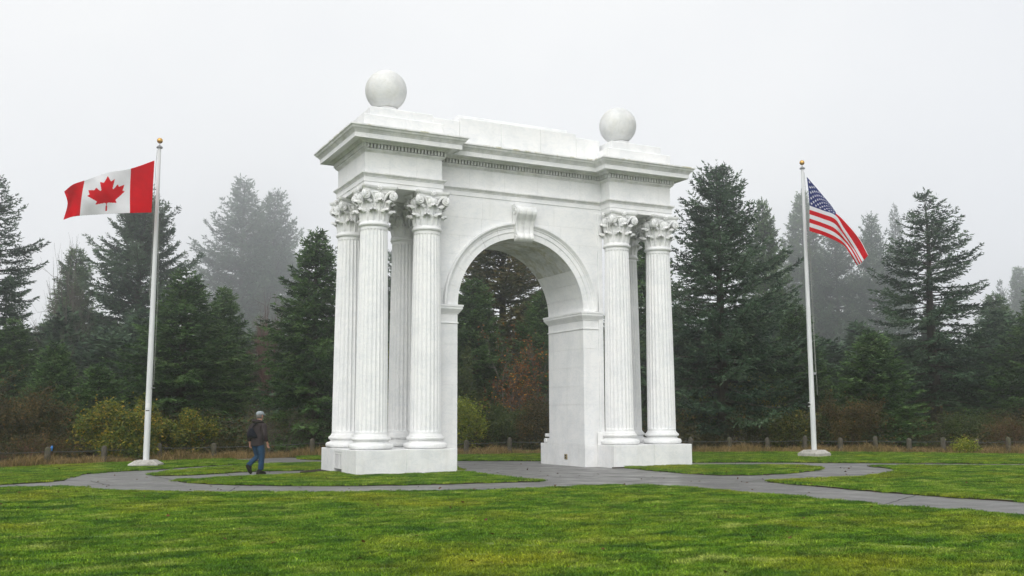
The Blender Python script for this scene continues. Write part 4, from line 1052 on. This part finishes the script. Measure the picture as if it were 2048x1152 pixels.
for a, b in zip(tops[:-1], tops[1:]):
    wm = MB(); wm.tube([a + (b - a) * q - np.array([0, 0, 0.05 * 4 * q * (1 - q) * 0.5]) for q in np.linspace(0, 1, 6)], 0.011, 5); wm.build('wire', WIRE, fence)
# blue bottle stuck on the fence by a left post
B_ = ground_at(100.5, 931.6); B_[2] = 0.50
bl, _, _ = mat('blue_plastic', (0.04, 0.20, 0.55), 0.35, 0.5)
bt = MB(); bt.lathe([(0.001, 0), (0.05, 0.005), (0.055, 0.03), (0.055, 0.16), (0.045, 0.185), (0.022, 0.205), (0.022, 0.235), (0.001, 0.236)], 14, cap0=False, cap1=False)
bo = bt.build('bottle', bl, None, 1, auto=40); bo.scale = (0.75,) * 3; bo.location = tuple(B_); bo.rotation_euler = (0.1, 0.15, 0)
tag(bo, 'small blue plastic bottle propped on the fence wire beside a post', 'bottle')
# tan grass along the fence
gr = np.random.RandomState(31); pts = []
fpx = np.array(fp)
seg = np.linalg.norm(np.diff(fpx, axis=0), axis=1); cum = np.concatenate([[0], np.cumsum(seg)])
NT = 5200; sT = gr.uniform(0, cum[-1], NT)
cx = np.interp(sT, cum, fpx[:, 0]); cy = np.interp(sT, cum, fpx[:, 1])
clump = 0.5 + 0.5 * np.sin(sT * 1.7) * np.sin(sT * 0.61 + 1)
offd = gr.normal(0.15, 0.55, NT); offd = np.clip(offd, -0.85, 1.6)
base = np.stack([cx + FWD0[0] * offd, cy + FWD0[1] * offd, np.zeros(NT)], 1)
nb = 9; base = np.repeat(base, nb, 0) + gr.normal(size=(NT * nb, 3)) * np.array([0.09, 0.09, 0]); hh = np.repeat((0.14 + 0.30 * gr.rand(NT)) * (0.55 + 0.65 * clump), nb) * gr.uniform(0.5, 1.2, NT * nb)
lean = gr.normal(size=(NT * nb, 2)) * 0.45 * hh[:, None]; az = gr.uniform(0, 6.28, NT * nb); wv = np.stack([np.cos(az), np.sin(az), 0 * az], 1) * gr.uniform(0.004, 0.010, NT * nb)[:, None]
L2 = np.concatenate([lean, np.zeros((NT * nb, 1))], 1); Zv = np.stack([0 * hh, 0 * hh, hh], 1)
V = np.stack([base - wv, base + wv, base + L2 * 0.3 + Zv * 0.6 + wv, base + L2 * 0.3 + Zv * 0.6 - wv, base + L2 + Zv * 0.95], 1).reshape(-1, 3)
o_ = (np.arange(NT * nb) * 5)[:, None]; F = np.concatenate([o_ + [0, 1, 2], o_ + [0, 2, 3], o_ + [3, 2, 4]])
T = np.repeat(np.clip(np.repeat(gr.rand(NT), nb) * 0.75 + gr.rand(NT * nb) * 0.35, 0, 1), 5)
tag(obj('dry_grass', np_mesh('dry_grass', V, F, [TANGRASS], attr=T)), 'tan dry grass standing along the fence', kind='stuff')

# ------------------------------------------------------------------ flagpoles
def flagpole(base_px, top_px, label, sq_rot, foot, gear):
    B = ground_at(*base_px); q = ray(*top_px); k = np.linalg.norm((B - CAM)[:2]) / np.linalg.norm(q[:2]); H = (CAM + q * k)[2]
    e = thing('flagpole', label, 'flagpole', tuple(B), 0, 'flagpoles flanking the arch')
    f = MB()
    (a, b, h1), (a2, b2, h2) = foot
    G = []
    for x, y, z in ((a, b, -0.05), (a, b, h1), (a - 0.01, b - 0.01, h1 + 0.01), (a2, b2, h2 - 0.02), (a2 - 0.02, b2 - 0.02, h2)):
        G.append([(sx * x, sy * y, z) for sx, sy in ((-1, -1), (1, -1), (1, 1), (-1, 1))])
    f.grid(G, closed_u=True); f.add(G[-1], [(0, 1, 2, 3)])
    fo_ = f.build('footing', CONC, e, 1); fo_.rotation_euler = (0, 0, sq_rot)
    p = MB(); hb = h2 - 0.01
    p.lathe([(0.098, hb), (0.098, hb + 1.6), (0.088, hb + (H - hb) * .4), (0.068, hb + (H - hb) * .75), (0.052, H - 0.02), (0.052, H)], 28)
    p.build('pole', POLEM, e, 1, auto=40)
    t = MB(); t.lathe([(0.06, H - 0.01), (0.10, H), (0.105, H + 0.035), (0.08, H + 0.06), (0.05, H + 0.085), (0.014, H + 0.10), (0.012, H + 0.17)], 24); t.build('truck', GREYM, e, 1, auto=40)
    g_ = MB(); g_.lathe([(max(1e-3, 0.098 * math.cos(x)), H + 0.26 + 0.098 * math.sin(x)) for x in np.linspace(-1.5707, 1.5707, 20)], 28, cap0=False, cap1=False); g_.build('finial', GOLD, e, 1, smooth=True)
    return e, B, H
ca, CB, CH = flagpole((291.5, 934), (316, 296), 'white flagpole with gilt ball flying the red and white maple leaf flag', YAW * -1 + 0.12, ((0.47, 0.42, 0.10), (0.31, 0.27, 0.23)), 0)
us, UB, UH = flagpole((1629, 915), (1606, 338), 'white flagpole with gilt ball flying the starred and striped flag', -YAW + 0.72, ((0.44, 0.44, 0.16), (0.31, 0.31, 0.29)), 0)
def rope(e, B, pts, r=0.008, m=ROPE, name='halyard'):
    mb = MB(); mb.tube([np.array(p) - B for p in pts], r, 5); mb.build(name, m, e)
dC = float((CB - CAM) @ FV); dU = float((UB - CAM) @ FV)
def near_pole(B, px, off):        # a point beside the pole at the pixel's height, off metres to the right
    q = ray(*px); k = np.linalg.norm((B - CAM)[:2]) / np.linalg.norm(q[:2]); z = (CAM + q * k)[2]
    return np.array([B[0] + RIGHT0[0] * off - FWD0[0] * 0.02, B[1] + RIGHT0[1] * off - FWD0[1] * 0.02, z])
rope(ca, CB, [near_pole(CB, (316, 300), -0.07), near_pole(CB, (309, 322), -0.09), near_pole(CB, (303, 425), -0.11), near_pole(CB, (300, 470), -0.10), near_pole(CB, (297, 600), -0.115)])
rope(ca, CB, [near_pole(CB, (318, 440), 0.09), near_pole(CB, (312, 600), 0.16), near_pole(CB, (307, 770), 0.15)])
rope(us, UB, [near_pole(UB, (1606, 345), 0.06), near_pole(UB, (1617, 462), 0.16), near_pole(UB, (1628, 742), 0.17)])
rope(us, UB, [near_pole(UB, (1619, 462), 0.13), near_pole(UB, (1629, 790), 0.21)])
def box_part(e, B, P, sx, sy, sz, name, m):
    mb = MB(); mb.bbox(-sx, sx, -sy, sy, -sz, sz, 0.006); o = mb.build(name, m, e); o.location = tuple(P - B); o.rotation_euler = (0, 0, -YAW); return o
box_part(ca, CB, near_pole(CB, (305, 776), 0.13), 0.06, 0.03, 0.012, 'cleat', GREYM)
def notice(z, h, m, name):          # sheet wrapped on the pole towards the viewer
    mb = MB(); G = []
    for zz in (z, z + h): G.append([(0.1005 * math.cos(a), 0.1005 * math.sin(a), zz) for a in np.linspace(-math.pi / 2 - YAW - 0.55, -math.pi / 2 - YAW + 0.75, 9)])
    mb.grid(G); mb.grid([[(x * 1.006, y * 1.006, z_) for x, y, z_ in r_] for r_ in G]); return mb.build(name, m, ca)
z_ = near_pole(CB, (296, 816), 0)[2]; notice(z_, 0.155, WHITEP, 'notice'); z_ = near_pole(CB, (296, 820), 0)[2]; notice(z_ - 0.035, 0.03, DARKM, 'label_strip')
box_part(us, UB, near_pole(UB, (1628, 747), 0.13), 0.05, 0.04, 0.045, 'cleat', GREYM)
box_part(us, UB, near_pole(UB, (1622, 809), -0.12), 0.035, 0.035, 0.03, 'bracket', DARKM)
box_part(us, UB, near_pole(UB, (1622, 805.5), -0.125), 0.03, 0.034, 0.012, 'bracket_cap', WHITEP); box_part(us, UB, near_pole(UB, (1622, 812.5), -0.125), 0.04, 0.034, 0.012, 'bracket_cap', WHITEP)

# ------------------------------------------------------------------ flags
def interp_grid(rows, ss, tt, ns, ntt):
    """rows[t][s] control points -> smooth (ntt+1)x(ns+1) grid (monotone cubic by Catmull-Rom in each direction)"""
    def cr(xk, yk, x):
        xk = np.array(xk, float); yk = np.array(yk, float)
        m = np.zeros_like(yk); dd = np.diff(yk, axis=0) / np.diff(xk)[:, None]
        m[0], m[-1] = dd[0], dd[-1]; m[1:-1] = (dd[1:] + dd[:-1]) / 2
        i = np.clip(np.searchsorted(xk, x) - 1, 0, len(xk) - 2); h = (xk[i + 1] - xk[i]); q = (x - xk[i]) / h; q = q[:, None]; h = h[:, None]
        return (2 * q ** 3 - 3 * q ** 2 + 1) * yk[i] + (q ** 3 - 2 * q ** 2 + q) * h * m[i] + (-2 * q ** 3 + 3 * q ** 2) * yk[i + 1] + (q ** 3 - q ** 2) * h * m[i + 1]
    S_ = np.linspace(0, 1, ns + 1); T_ = np.linspace(0, 1, ntt + 1)
    A = np.array([cr(ss, r_, S_) for r_ in rows])              # (t, S, c)
    return np.array([cr(tt, A[:, j], T_) for j in range(ns + 1)]).transpose(1, 0, 2), S_, T_
def flag(name, label, rows, ss, tt, depth0, ns, ntt, colour, wave, mats):
    G, S_, T_ = interp_grid(rows, ss, tt, ns, ntt)
    ds = np.array([[depth0 + G[j, i, 2] + wave(S_[i], T_[j]) for i in range(ns + 1)] for j in range(ntt + 1)])
    V = CAM + ((FV + RV * ((G[..., 0:1] - 1024) / FPX) - UV * ((G[..., 1:2] - 576) / FPX)) * ds[..., None])
    jj, ii = np.meshgrid(np.arange(ntt), np.arange(ns), indexing='ij'); a = jj * (ns + 1) + ii
    F = np.stack([a, a + 1, a + ns + 2, a + ns + 1], -1).reshape(-1, 4)
    sc, tc = (ii.ravel() + 0.5) / ns, (jj.ravel() + 0.5) / ntt
    o = V[0, 0].copy(); me = np_mesh(name, V.reshape(-1, 3) - o, F, mats, midx=colour(sc, tc), smooth=True)
    ob = obj(name, me); ob.location = tuple(o)
    md = ob.modifiers.new('cloth_thickness', 'SOLIDIFY'); md.thickness = 0.003; md.offset = 0
    return tag(ob, label, 'flag', 'flags on the two poles')
half = [(0, -2000), (332, -1348), (423, -1321), (750, -1510), (546, -458), (657, -401), (1080, -855), (1185, -608), (1258, -570), (1800, -685), (1614, -113), (1648, -34), (1860, 65), (919, 827), (899, 900), (1015, 1220), (156, 1069), (45, 1167), (90, 2030)]
LEAF = [(0.5 - x / 9600, (y + 2400) / 4800) for x, y in half] + [(0.5 + x / 9600, (y + 2400) / 4800) for x, y in half[::-1]]
def ca_col(s, t):
    m = np.ones(len(s), int); m[(s < 0.25) | (s > 0.75)] = 0
    P3 = [(a, b, 0) for a, b in LEAF]; m[inside(P3, s, t)] = 0
    return m
rows = [[(309, 321, 0), (262, 337, 0.0), (216, 345, 0.05), (169, 361, 0.0), (146, 369, 0.1), (128.5, 383, 0.25)],
        [(306, 373, 0), (260, 380, 0.1), (214, 387, -0.05), (163.5, 393, 0.05), (147, 402, 0.15), (135, 407, 0.05)],
        [(303, 425, 0), (260, 426, 0.0), (212, 428, 0.05), (159.5, 431.5, 0.1), (143, 434, 0.0), (127, 439.5, 0.15)]]
flag('canadian_flag', 'red and white flag with a maple leaf blowing left of its pole', rows, [0, 0.25, 0.5, 0.75, 0.87, 1.0], [0, 0.5, 1.0], dC, 240, 120, ca_col,
     lambda s, t: s * (0.10 * math.sin(s * 11 - t * 4) + 0.035 * math.sin(s * 26 + t * 9)), [FRED, FWHITE])
STARS = []
for r_ in range(9):
    for c__ in range(6 if r_ % 2 == 0 else 5): STARS.append(((c__ * 2 + 1 + (r_ % 2)) / 12 * 0.40, (r_ + 1) / 10 * 7 / 13))
def us_col(s, t):
    m = np.where((np.floor(t * 13).astype(int) % 2) == 0, 0, 1)
    can = (s < 0.4) & (t < 7 / 13); m[can] = 2
    for sx, ty in STARS:
        dx = (s - sx) * 1.9; dy = t - ty; rr = np.hypot(dx, dy); an = np.arctan2(dx, -dy)
        k = (an + 2 * np.pi) % (2 * np.pi / 5); k = np.minimum(k, 2 * np.pi / 5 - k)
        R_ = 0.033; lim = R_ * 0.42 / (np.cos(k) * 0.42 + np.sin(k) * (1 - 0.42 * math.cos(math.pi / 5)) / math.sin(math.pi / 5) + 1e-6)
        m[(rr < lim) & can] = 1
    return m
rows = [[(1613.5, 353.5, 0), (1642, 387, 0.05), (1669, 421, 0.20), (1686, 462, 0.50), (1704, 490, 0.50), (1724, 520, 0.45)],
        [(1617, 382, 0), (1644, 402, 0.0), (1671.0, 424, 0.14), (1691, 452, 0.38), (1713, 481, 0.40), (1731, 513, 0.35)],
        [(1618.5, 403, 0), (1645, 415.5, -0.02), (1671.5, 427, 0.05), (1694.5, 449, 0.12), (1718, 478, 0.18), (1736, 511, 0.2)],
        [(1619, 411, 0), (1645, 420.5, -0.03), (1671, 431, 0.0), (1688, 456, 0.03), (1710, 489, 0.05), (1728, 520, 0.1)],
        [(1619, 437, 0), (1645, 446, -0.02), (1669.5, 457, 0.03), (1689, 477, 0.0), (1706, 500, 0.05), (1721, 527, 0.05)],
        [(1619, 462, 0), (1647, 471, 0.03), (1670, 481, -0.02), (1688, 491, 0.05), (1699, 506, 0.0), (1714, 531, 0.05)]]
flag('american_flag', 'drooping flag with white stars on blue and red and white stripes', rows, [0, 0.2, 0.4, 0.6, 0.8, 1.0], [0, 0.27, 6 / 13, 7 / 13, 0.77, 1.0], dU, 300, 182, us_col,
     lambda s, t: s * (0.06 * math.sin(s * 11 + t * 9) + 0.03 * math.sin(s * 24 - t * 12)), [FRED, FWHITE, FBLUE])

# ------------------------------------------------------------------ the walking man
SKIN, _, _ = mat('skin', (0.40, 0.215, 0.15), 0.5, 0.3)
JACKET = cloth('charcoal_jacket', (0.040, 0.032, 0.033), 0.85, 0.22, 9)
JEANS = cloth('blue_jeans', (0.022, 0.052, 0.098), 0.85, 0.3, 8)
SHOE = cloth('dark_shoes', (0.018, 0.015, 0.015), 0.6, 0.3, 12)
SOLE = cloth('shoe_sole', (0.03, 0.028, 0.026), 0.8, 0.2, 12)
CAPC = cloth('pale_grey_cap', (0.27, 0.30, 0.32), 0.8, 0.12, 14)
HAIR = cloth('grey_hair', (0.16, 0.15, 0.14), 0.8, 0.2, 30)
BAG = cloth('black_bag', (0.010, 0.011, 0.017), 0.7, 0.2, 12)
def skin_obj(name, J_, E_, m, parent, root=0, sub=2):
    """J_: list of (x,y,z,rx,ry); E_: edges"""
    me = bpy.data.meshes.new(name); me.from_pydata([j[:3] for j in J_], E_, []); me.materials.append(m)
    o = obj(name, me, parent)
    md = o.modifiers.new('skin', 'SKIN'); md.use_smooth_shade = True; md.branch_smoothing = 0.6
    sv = me.skin_vertices[0].data
    for i, j in enumerate(J_): sv[i].radius = (j[3], j[4] if len(j) > 4 else j[3]); sv[i].use_root = (i == root)
    s = o.modifiers.new('subsurf', 'SUBSURF'); s.levels = sub; s.render_levels = sub
    return o
MP = ground_at(514, 948.5)
face = math.atan2(RIGHT0[1] * 0.52 + FWD0[1] * 0.85, RIGHT0[0] * 0.52 + FWD0[0] * 0.85)     # walks to the right and away
man = thing('person', 'man in pale cap, charcoal jacket and jeans walking on the path left of the arch', 'person', (MP[0], MP[1], 0), face - math.pi / 2)
man.scale = (1.13, 1.13, 1.0)
# body frame: +y forward, +x to his right
HIPR, HIPL = (0.09, 0.0, 0.90), (-0.09, 0.0, 0.90)
KNR, ANR = (0.095, 0.05, 0.49), (0.09, 0.03, 0.09)
KNL, ANL = (-0.10, 0.10, 0.50), (-0.10, -0.24, 0.235)
SHR, SHL = (0.195, 0.0, 1.42), (-0.195, 0.02, 1.42)
ELR, WRR = (0.262, -0.04, 1.14), (0.25, 0.07, 0.90)
ELL, WRL = (-0.265, -0.06, 1.14), (-0.265, -0.02, 0.90)
def lerp(a, b, t): return tuple(a[i] + (b[i] - a[i]) * t for i in range(3))
body = [(0, 0, 0.95, .13, .10), (0, 0.01, 1.15, .13, .10), (0, 0.0, 1.36, .15, .10), (0, 0.01, 1.47, .065, .06), (0, 0.035, 1.545, .062, .066), (0, 0.05, 1.63, .076, .092), (0, 0.045, 1.71, .070, .086),
        (SHR[0] - .02, SHR[1], SHR[2] - .03, .05), (*ELR, .045), (*WRR, .030), (SHL[0] + .02, SHL[1], SHL[2] - .03, .05), (*ELL, .045), (*WRL, .030),
        (*HIPR, .085), (*KNR, .055), (*lerp(KNR, ANR, .88), .034), (*HIPL, .085), (*KNL, .055), (*lerp(KNL, ANL, .86), .034)]
be = [(0, 1), (1, 2), (2, 3), (3, 4), (4, 5), (5, 6), (2, 7), (7, 8), (8, 9), (2, 10), (10, 11), (11, 12), (0, 13), (13, 14), (14, 15), (0, 16), (16, 17), (17, 18)]
# hands: palm and five fingers grown from the wrists of the same body
def hand(wr, d, thumb, idx):
    d = np.array(d); d = d / np.linalg.norm(d); wr = np.array(wr); side = np.array([0, 1.0, 0]) * thumb; side = side - d * (side @ d); side /= np.linalg.norm(side); nrm = np.cross(d, side)
    b0 = len(body); body.append((*(wr + d * 0.055), .028, .022)); be.append((idx, b0)); b1 = len(body); body.append((*(wr + d * 0.095), .030, .020)); be.append((b0, b1))
    for k, L in ((-1.5, 0.06), (-0.5, 0.075), (0.5, 0.08), (1.5, 0.072)):
        p = wr + d * 0.105 + side * (k * 0.017); c1 = len(body); body.append((*p, .0095)); be.append((b1, c1))
        p2 = p + d * L * 0.55 + nrm * 0.008; c2 = len(body); body.append((*p2, .0085)); be.append((c1, c2))
        p3 = p2 + d * L * 0.35 + nrm * 0.024; c3 = len(body); body.append((*p3, .0075)); be.append((c2, c3))
    t0 = wr + d * 0.05 + side * 0.032; c1 = len(body); body.append((*t0, .012)); be.append((b0, c1)); c2 = len(body); body.append((*(t0 + d * 0.04 + side * 0.012), .010)); be.append((c1, c2))
hand(WRR, (0.0, 0.25, -1), 1, 9); hand(WRL, (0, 0.1, -1), 1, 12)
skin_obj('body', body, be, SKIN, man)
# face features, hair
fm = MB(); fm.lathe([(0.001, -0.02), (0.014, -0.012), (0.017, 0.0), (0.010, 0.025), (0.001, 0.04)], 10, (0, 0.138, 1.62), cap0=False, cap1=False); fm.build('nose', SKIN, man, smooth=True)
for sx in (-1, 1):
    em = MB(); em.lathe([(0.001, -0.032), (0.014, -0.022), (0.018, 0.0), (0.017, 0.02), (0.001, 0.03)], 10, (sx * 0.080, 0.04, 1.635), cap0=False, cap1=False); em.build('ear', SKIN, man, smooth=True)
    em = MB(); em.lathe([(0.001, -0.009), (0.009, 0), (0.001, 0.009)], 8, (sx * 0.032, 0.128, 1.648), cap0=False, cap1=False); em.build('eye', SHOE, man, smooth=True)
mm = MB(); mm.box(-0.024, 0.024, 0.120, 0.131, 1.572, 1.580); mm.build('mouth', cloth('lips', (0.3, 0.12, 0.1)), man)
hm = MB(); G = []
for zz, rx, ry in ((1.575, 0.070, 0.080), (1.61, 0.080, 0.094), (1.66, 0.083, 0.098), (1.69, 0.082, 0.097)):
    G.append([(rx * math.cos(a), 0.038 + ry * math.sin(a), zz) for a in np.linspace(math.pi * 1.02, math.pi * 1.98, 15)])
hm.grid(G); ho = hm.build('hair', HAIR, man, smooth=True); ho.modifiers.new('s', 'SOLIDIFY').thickness = 0.006
# jacket: torso, hood collar and sleeves as one garment
jk = [(0, -0.005, 0.79, .20, .16), (0, -0.005, 0.98, .20, .15), (0, 0.0, 1.18, .195, .135), (0, -0.015, 1.34, .205, .135), (0, 0.0, 1.44, .13, .105), (0, 0.015, 1.495, .095, .095),
      (SHR[0] + 0.005, SHR[1], SHR[2] - 0.02, .092, .09), (*lerp(SHR, ELR, .5), .082, .08), (*ELR, .074, .07), (*lerp(ELR, WRR, .55), .062, .06), (*lerp(ELR, WRR, .97), .05, .05),
      (SHL[0] - 0.005, SHL[1], SHL[2] - 0.02, .092, .09), (*lerp(SHL, ELL, .5), .082, .08), (*ELL, .074, .07), (*lerp(ELL, WRL, .55), .062, .06), (*lerp(ELL, WRL, .97), .05, .05)]
skin_obj('jacket', jk, [(0, 1), (1, 2), (2, 3), (3, 4), (4, 5), (3, 6), (6, 7), (7, 8), (8, 9), (9, 10), (3, 11), (11, 12), (12, 13), (13, 14), (14, 15)], JACKET, man, 1)
hd = MB(); L = [(0.105 * math.cos(a), -0.015 + 0.10 * math.sin(a), 1.475 - 0.03 * math.sin(a)) for a in np.linspace(math.pi * 0.85, math.pi * 2.15, 20)]
hd.tube(L, [0.035 + 0.022 * math.sin(q * math.pi) for q in np.linspace(0, 1, 20)], 10); hd.build('hood', JACKET, man, smooth=True)
jn = [(0, 0.0, 0.92, .13, .10), (HIPR[0] + .005, -0.005, 0.83, .105, .11), (*lerp(HIPR, KNR, .55), .095, .095), (*KNR, .080, .080), (*lerp(KNR, ANR, .6), .072, .074), (*lerp(KNR, ANR, .97), .070, .076),
      (HIPL[0] - .005, 0.005, 0.83, .105, .11), (*lerp(HIPL, KNL, .55), .095, .095), (*KNL, .080, .080), (*lerp(KNL, ANL, .6), .070, .070), (*lerp(KNL, ANL, .98), .066, .066)]
skin_obj('jeans', jn, [(0, 1), (1, 2), (2, 3), (3, 4), (4, 5), (0, 6), (6, 7), (7, 8), (8, 9), (9, 10)], JEANS, man)
def shoe(at, pitch):
    e = MB()
    prof = [(-0.09, 0.030, 0.08), (-0.075, 0.040, 0.115), (-0.03, 0.044, 0.125), (0.03, 0.045, 0.112), (0.09, 0.050, 0.062), (0.15, 0.048, 0.050), (0.19, 0.034, 0.036), (0.205, 0.012, 0.028)]
    G = [[(w_ * c * (1 if s > 0 else 0.96), y_, 0.018 + h_ * max(0, s)) for c, s in [(math.cos(a), math.sin(a)) for a in np.linspace(0, math.pi, 13)]] for y_, w_, h_ in prof]
    e.grid(G); e.add(G[0], [tuple(range(13))]); e.add(G[-1], [tuple(range(13))])
    o = e.build('shoe', SHOE, man, smooth=True); o.location = at; o.rotation_euler = (pitch, 0, 0)
    s_ = MB(); out = [(w_ * 1.04, y_) for y_, w_, _ in prof] + [(-w_ * 1.0, y_) for y_, w_, _ in prof[::-1]]; s_.prism(out, 0.0, 0.026); so_ = s_.build('sole', SOLE, o)
shoe((0.09, 0.0, 0.0), 0.0); shoe((-0.10, -0.225, 0.185), -1.05)
cp = MB(); cz, cyy = 1.685, 0.045
G = []
for q in np.linspace(0, 1, 10):
    a = q * math.pi / 2 * 0.98; G.append([((0.094 * math.cos(a) ** 0.75) * math.cos(b), cyy + (0.112 * math.cos(a) ** 0.75) * math.sin(b), cz + 0.098 * math.sin(a)) for b in np.linspace(0, 2 * math.pi, 33)[:-1]])
cp.grid(G, closed_u=True); cp.add(G[-1], [tuple(range(32))])
capo = cp.build('cap', CAPC, man, smooth=True)
vz = MB(); G = []
for q in np.linspace(0, 1, 6):
    G.append([((0.088 - 0.012 * q * abs(math.sin(b))) * math.sin(b), cyy + 0.10 * math.cos(b) * (1 + 0.85 * q) + 0.0, cz + 0.006 - 0.026 * q * q - 0.012 * (1 - math.cos(b))) for b in np.linspace(-1.25, 1.25, 15)])
vz.grid(G); vo = vz.build('visor', CAPC, capo, smooth=True); vo.modifiers.new('s', 'SOLIDIFY').thickness = 0.008
# sling bag on his back
mw = Matrix.Rotation(face - math.pi / 2, 4, 'Z')
bagp = thing('shoulder_bag', 'black sling bag worn low on the back of the walking man', 'bag', (MP[0], MP[1], 0), face - math.pi / 2)
bagp.scale = (1.13, 1.13, 1.0)
bg_ = MB(); G = []
for z, x0, x1, y in ((1.02, -0.17, 0.11, 0.0), (1.03, -0.18, 0.12, 0.045), (1.10, -0.18, 0.11, 0.065), (1.20, -0.15, 0.03, 0.060), (1.28, -0.12, -0.03, 0.045), (1.30, -0.11, -0.04, 0.0)):
    G.append([(x0, -0.145, z), (x0 + 0.015, -0.15 - y, z), ((x0 + x1) / 2, -0.155 - y * 1.15, z), (x1 - 0.015, -0.15 - y, z), (x1, -0.145, z)])
bg_.grid(G); bg_.add(G[0], [tuple(range(5))]); bg_.add(G[-1], [tuple(range(5))]); bg_.add([G[k][j] for k in range(6) for j in (0, 4)], [(2 * k, 2 * k + 1, 2 * k + 3, 2 * k + 2) for k in range(5)])
bg_.build('pouch', BAG, bagp, smooth=True)
st_ = MB(); L = [(-0.075, -0.155, 1.29), (-0.01, -0.150, 1.36), (0.06, -0.118, 1.44), (0.10, -0.03, 1.50), (0.09, 0.08, 1.45), (0.02, 0.148, 1.30), (-0.10, 0.152, 1.15), (-0.20, 0.09, 1.06), (-0.22, -0.03, 1.03), (-0.17, -0.14, 1.05)]
st_.tube(L, 0.014, 6); st_.build('strap', BAG, bagp, smooth=True)

# ------------------------------------------------------------------ fallen leaves
LEAFM = cloth('fallen_leaf', (0.10, 0.045, 0.022), 0.8, 0.5, 3)
fr_ = np.random.RandomState(77); n = 420
ff = np.sqrt(fr_.uniform(9 ** 2, 40 ** 2, n)); rr = fr_.uniform(-0.6, 0.6, n) * ff
P = np.stack([B0[0] + RIGHT0[0] * rr + FWD0[0] * ff, B0[1] + RIGHT0[1] * rr + FWD0[1] * ff, np.full(n, LAWN_H + 0.028)], 1)
keep = np.zeros(n, bool)
for Q in polys: keep |= inside(Q, P[:, 0], P[:, 1])
P[~keep, 2] = 0.012; P = P[keep | (ff < 36)]; a = fr_.normal(size=P.shape); a[:, 2] *= 0.35; a /= np.linalg.norm(a, axis=1)[:, None]; b = np.cross(a, fr_.normal(size=P.shape) * 0.3 + np.array([0, 0, 1])); b /= np.linalg.norm(b, axis=1)[:, None]
s = fr_.uniform(0.022, 0.05, len(P))[:, None]
V = np.stack([P - a * s, P + b * s * .6 + np.array([0, 0, .012]), P + a * s, P - b * s * .6 + np.array([0, 0, .008])], 1).reshape(-1, 3)
tag(obj('fallen_leaves', np_mesh('fallen_leaves', V, np.arange(len(V)).reshape(-1, 4), [LEAFM])), 'brown fallen leaves scattered on the lawns', kind='stuff')

# ------------------------------------------------------------------ fog: one closed even box round everything
hz = bpy.data.materials.new('haze'); hz.use_nodes = True; t = hz.node_tree; t.nodes.clear()
pv = t.nodes.new('ShaderNodeVolumePrincipled'); pv.inputs['Color'].default_value = (0.93, 0.95, 0.97, 1); pv.inputs['Anisotropy'].default_value = 0.86; HAZE = 0.0019; pv.inputs['Density'].default_value = HAZE
mo = t.nodes.new('ShaderNodeOutputMaterial'); t.links.new(pv.outputs[0], mo.inputs['Volume'])
hb = MB(); hb.box(-316, 316, -316, 316, -1.02, 78); ho = hb.build('haze', hz)
tag(ho, 'pale even fog', kind='stuff')
